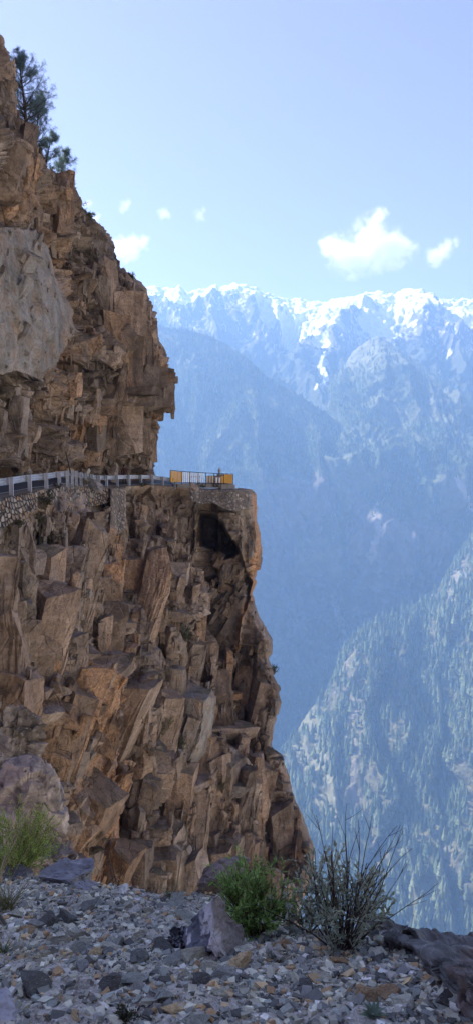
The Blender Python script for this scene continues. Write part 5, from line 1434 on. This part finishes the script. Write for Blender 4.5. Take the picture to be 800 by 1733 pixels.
for k, (qx, qy, hp, wp, lb) in enumerate([(132, 348, 22, 16, 'low skyline scrub below the small pine'), (148, 366, 14, 14, 'thin scrub at the bend of the skyline ridge'), (84, 300, 26, 18, 'dark scrub under the spreading pine'), (40, 232, 34, 22, 'dark scrub around the foot of the tall pine'), (62, 268, 30, 20, 'dark thicket on the skyline under the leaning pine'), (110, 326, 24, 16, 'dark skyline thicket beneath the small pine'),
                                          (245, 500, 16, 8, 'small bush on the nose of the upper cliff against the snow peaks'), (222, 466, 10, 12, 'thin scrub on the shoulder of the upper cliff'), (258, 774, 10, 5, 'tiny dark shrub under the overhang beside the platform')]):
    p = on_up(qx - 4, qy); p = p + Vector((.0, .4, 0))
    sc = p.y / F_PX
    leafy_bush('shrub', lb, 'shrub', p - Vector((0, 0, .2)), hp * sc, wp * sc, 14, 800, .2, .05, GD, 1400 + k, 0, sub=4, rstem=.025, start=.1)
# bleached dead trunk lying on the upper cliff
m = MB(); a_, b_ = on_up(16, 308), on_up(52, 385); a_ -= a_.normalized() * 1.1; b_ -= b_.normalized() * 1.3
m.tube([tuple(a_), tuple(a_.lerp(b_, .5) - Vector((0, .2, 0))), tuple(b_)], [.1, .14, .17], 7, (.4, .37, .34)); tag(m.build('fallen_tree', M_BARK), 'bleached dead tree trunk lying down the upper cliff above the grey slab', 'trunk')

# ================================================================== A PERSON BEHIND THE RAIL
def person(loc, H, rz):
    s = H / 1.7
    J = {'pel': (0, 0, .92), 'che': (0, .01, 1.22), 'sho': (0, 0, 1.40), 'nck': (0, 0, 1.48), 'hd': (0, -.02, 1.58), 'top': (0, -.01, 1.67),
         'hL': (-.1, 0, .88), 'kL': (-.11, -.02, .48), 'aL': (-.12, .02, .08), 'tL': (-.13, -.15, .04), 'hR': (.1, 0, .88), 'kR': (.12, -.03, .48), 'aR': (.13, .02, .08), 'tR': (.15, -.15, .04),
         'sL': (-.18, 0, 1.38), 'eL': (-.24, .03, 1.10), 'wL': (-.25, -.05, .86), 'fL': (-.25, -.07, .76), 'sR': (.18, 0, 1.38), 'eR': (.24, .03, 1.10), 'wR': (.25, -.05, .86), 'fR': (.25, -.07, .76)}
    Rr = {'pel': .14, 'che': .15, 'sho': .11, 'nck': .055, 'hd': .095, 'top': .07, 'hL': .1, 'kL': .07, 'aL': .05, 'tL': .04, 'hR': .1, 'kR': .07, 'aR': .05, 'tR': .04, 'sL': .075, 'eL': .055, 'wL': .04, 'fL': .035, 'sR': .075, 'eR': .055, 'wR': .04, 'fR': .035}
    Ed = [('pel', 'che'), ('che', 'sho'), ('sho', 'nck'), ('nck', 'hd'), ('hd', 'top'), ('pel', 'hL'), ('hL', 'kL'), ('kL', 'aL'), ('aL', 'tL'), ('pel', 'hR'), ('hR', 'kR'), ('kR', 'aR'), ('aR', 'tR'), ('sho', 'sL'), ('sL', 'eL'), ('eL', 'wL'), ('wL', 'fL'), ('sho', 'sR'), ('sR', 'eR'), ('eR', 'wR'), ('wR', 'fR')]
    ks = list(J); me = bpy.data.meshes.new('person')
    me.from_pydata([Vector(J[k]) * s for k in ks], [(ks.index(a), ks.index(b)) for a, b in Ed], [])
    o = bpy.data.objects.new('person', me); COL.objects.link(o); o.location = loc; o.rotation_euler = (0, 0, rz)
    sk = o.modifiers.new('Skin', 'SKIN')
    if not me.skin_vertices: me.attributes.new
    for i, k in enumerate(ks):
        d = me.skin_vertices[0].data[i]; d.radius = (Rr[k] * s, Rr[k] * s * .85); d.use_root = (k == 'pel')
    sd = o.modifiers.new('Sub', 'SUBSURF'); sd.levels = sd.render_levels = 2
    nt = NT('clothed_figure'); co = nt.coords(); sp = nt.n('SeparateXYZ'); nt.l(co, sp.inputs[0])
    zz = nt.math('DIVIDE', sp.outputs[2], 1.7 * s)
    r = nt.n('ValToRGB'); r.color_ramp.interpolation = 'CONSTANT'; e_ = r.color_ramp.elements
    while len(e_) < 4: e_.new(.5)
    for el, (p_, c_) in zip(e_, [(0, (.02, .018, .016)), (.06, (.03, .035, .06)), (.53, (.045, .014, .013)), (.865, (.16, .1, .07))]): el.position = p_; el.color = (*c_, 1)
    nt.l(zz, r.inputs[0]); nt.bsdf(r.outputs[0], .85); me.materials.append(nt.m)
    V, T = ico(3); Vh = V * np.array([.11, .12, .125]); Vh = Vh[:]; keep = ~((Vh[:, 1] < -.03) & (Vh[:, 2] < .04))
    Vh[~keep] *= .72
    link('hair', np_mesh('hair', (Vh + np.array([0, .005, 1.61])) * s, tris=T, smooth=True), m_plain('dark_hair', (.015, .012, .01), .6), o)
    return tag(o, 'person in a dark maroon top standing behind the far guardrail', 'person')
try:
    pl = V3(211, 822, 61.8); pl.z = float(np.interp(211, rx, RZt)) + .12
    person(pl, 1.55, .4)
except Exception as ex:
    print('person failed', ex)

# ================================================================== HAZE, CLOUDS, SKY, LIGHT, CAMERA
def box_mesh(name, lo, hi):
    V = np.array([[x, y, z] for z in (lo[2], hi[2]) for y in (lo[1], hi[1]) for x in (lo[0], hi[0])], float)
    return np_mesh(name, V, [[0, 2, 3, 1], [4, 5, 7, 6], [0, 1, 5, 4], [2, 6, 7, 3], [0, 4, 6, 2], [1, 3, 7, 5]])
HAZE_D, HAZE_C, HAZE_G = 1.6e-4, (.36, .615, 1.0), .3
hz = link('haze', box_mesh('haze', (-9200, -600, -1381.5), (9200, 8300, 1620)))
m = bpy.data.materials.new('haze_air'); m.use_nodes = True; m.node_tree.nodes.clear()
ou = m.node_tree.nodes.new('ShaderNodeOutputMaterial'); pv = m.node_tree.nodes.new('ShaderNodeVolumePrincipled')
pv.inputs['Color'].default_value = (*HAZE_C, 1); pv.inputs['Density'].default_value = HAZE_D; pv.inputs['Anisotropy'].default_value = HAZE_G
m.node_tree.links.new(pv.outputs[0], ou.inputs['Volume']); hz.data.materials.append(m)
tag(hz, 'blue haze filling the gorge and veiling the mountains', 'haze', kind='stuff')

def m_cloud(name, dens, balls):
    nt = NT(name); co = nt.coords()
    f = None
    for c_, R_ in balls:
        d = nt.n('VectorMath', operation='DISTANCE'); nt.l(co, d.inputs[0]); d.inputs[1].default_value = tuple(c_)
        g = nt.math('SUBTRACT', 1.0, nt.math('DIVIDE', d.outputs['Value'], R_ * 1.55))
        f = g if f is None else nt.math('MAXIMUM', f, g)
    n = nt.noise(co, 1 / 300., 10, .72, .5)
    v_ = nt.math('ADD', f, nt.math('MULTIPLY', nt.math('SUBTRACT', n, .5), 3.0))
    d = nt.math('MULTIPLY', nt.ramp(v_, [(.18, 0.), (.4, .14), (.8, 1.)]), dens)
    v = nt.n('VolumePrincipled', i_Anisotropy=.35); v.inputs['Color'].default_value = (1, 1, 1, 1)
    nt.l(d, v.inputs['Density']); nt.l(v.outputs[0], nt.out.inputs['Volume']); return nt.m
def cloud(label, blobs, Y, dens, seed):
    rng = np.random.default_rng(seed)
    c0 = V3(blobs[0][0], blobs[0][1], Y); mb = MB(); V, T = ico(3); balls = []
    for bx, by, r in blobs:
        p = np.array(V3(bx, by, Y) - c0); R_ = r / F_PX * Y
        p[1] += rng.uniform(-.3, .3) * R_; balls.append((p, R_))
        mb.add(V * R_ * 1.6 + p, t=T)
    o = mb.build('cloud', m_cloud('cloud_vapour', dens, balls)); o.location = c0
    rm = o.modifiers.new('Union', 'REMESH'); rm.mode = 'VOXEL'; rm.voxel_size = 3 / F_PX * Y
    return tag(o, label, 'cloud')
YC = 14000.
cloud('large bright cumulus cloud above the snow peaks at right', [(620, 425, 30), (590, 428, 28), (560, 418, 17), (628, 392, 24), (640, 370, 14), (655, 422, 28), (680, 424, 20), (600, 448, 17), (640, 445, 18), (575, 436, 18), (668, 440, 14)], YC, .007, 1501)
cloud('small ragged cumulus cloud at the right edge of the sky', [(748, 425, 15), (738, 432, 14), (760, 415, 13), (768, 408, 7), (730, 436, 9)], YC, .006, 1502)
cloud('flat white cloud peeping out beside the upper cliff', [(222, 416, 18), (240, 411, 12), (205, 420, 18), (190, 424, 14), (228, 428, 10)], YC, .007, 1503)
cloud('tiny white cloud puff left of centre in the sky', [(277, 360, 9), (284, 363, 7), (270, 357, 5)], YC, .004, 1504)
cloud('faint wispy cloud right of the tiny puff', [(338, 362, 9), (345, 356, 6), (332, 358, 5), (343, 370, 5)], YC, .0025, 1505)
cloud('faint wispy cloud left of the tiny puff', [(212, 348, 9), (218, 343, 7), (207, 354, 6)], YC, .0025, 1506)
cloud('thin cloud touching the skyline of the upper cliff', [(160, 370, 10), (150, 345, 8), (168, 366, 6)], YC, .004, 1507)

SUN_AZ, SUN_EL = radians(-60), radians(45)      # azimuth from +Y, negative = left
sd = Vector((sin(SUN_AZ) * cos(SUN_EL), cos(SUN_AZ) * cos(SUN_EL), sin(SUN_EL)))
ld = bpy.data.lights.new('sun', 'SUN'); ld.energy = 5.0; ld.angle = radians(.5); ld.color = (1, .95, .87)
lo_ = bpy.data.objects.new('sun', ld); COL.objects.link(lo_); lo_.rotation_euler = (-sd).to_track_quat('-Z', 'Y').to_euler(); lo_.location = (0, 0, 60)

w = bpy.data.worlds.new('World'); scn.world = w; w.use_nodes = True
nt = w.node_tree; bg = nt.nodes['Background']; sk = nt.nodes.new('ShaderNodeTexSky'); sk.sky_type = 'NISHITA'
sk.sun_disc = False; sk.sun_elevation = SUN_EL; sk.sun_rotation = SUN_AZ; sk.altitude = 2500; sk.air_density = 1.0; sk.dust_density = 2.0; sk.ozone_density = 1.0
tn = nt.nodes.new('ShaderNodeMix'); tn.data_type = 'RGBA'; tn.blend_type = 'MULTIPLY'; tn.inputs[0].default_value = 1.0
tn.inputs[7].default_value = (.90, .36, .47, 1)
nt.links.new(sk.outputs[0], tn.inputs[6]); nt.links.new(tn.outputs[2], bg.inputs[0]); bg.inputs[1].default_value = .075

cam = bpy.data.cameras.new('camera'); cam.sensor_fit = 'VERTICAL'; cam.sensor_height = 36; cam.lens = 36 * F_PX / 1733; cam.clip_start = .05; cam.clip_end = 60000
co_ = bpy.data.objects.new('camera', cam); COL.objects.link(co_); co_.rotation_euler = (radians(90) - PITCH, 0, 0)
scn.camera = co_
scn.view_settings.view_transform = 'Standard'; scn.view_settings.look = 'None'; scn.view_settings.gamma = 1; scn.view_settings.use_curve_mapping = False
scn.view_settings.exposure = 1.8
scn.cycles.max_bounces = 8; scn.cycles.diffuse_bounces = 3; scn.cycles.volume_bounces = 6; scn.cycles.transparent_max_bounces = 8
scn.cycles.use_denoising = True
scn.render.resolution_x, scn.render.resolution_y = 472, 1024
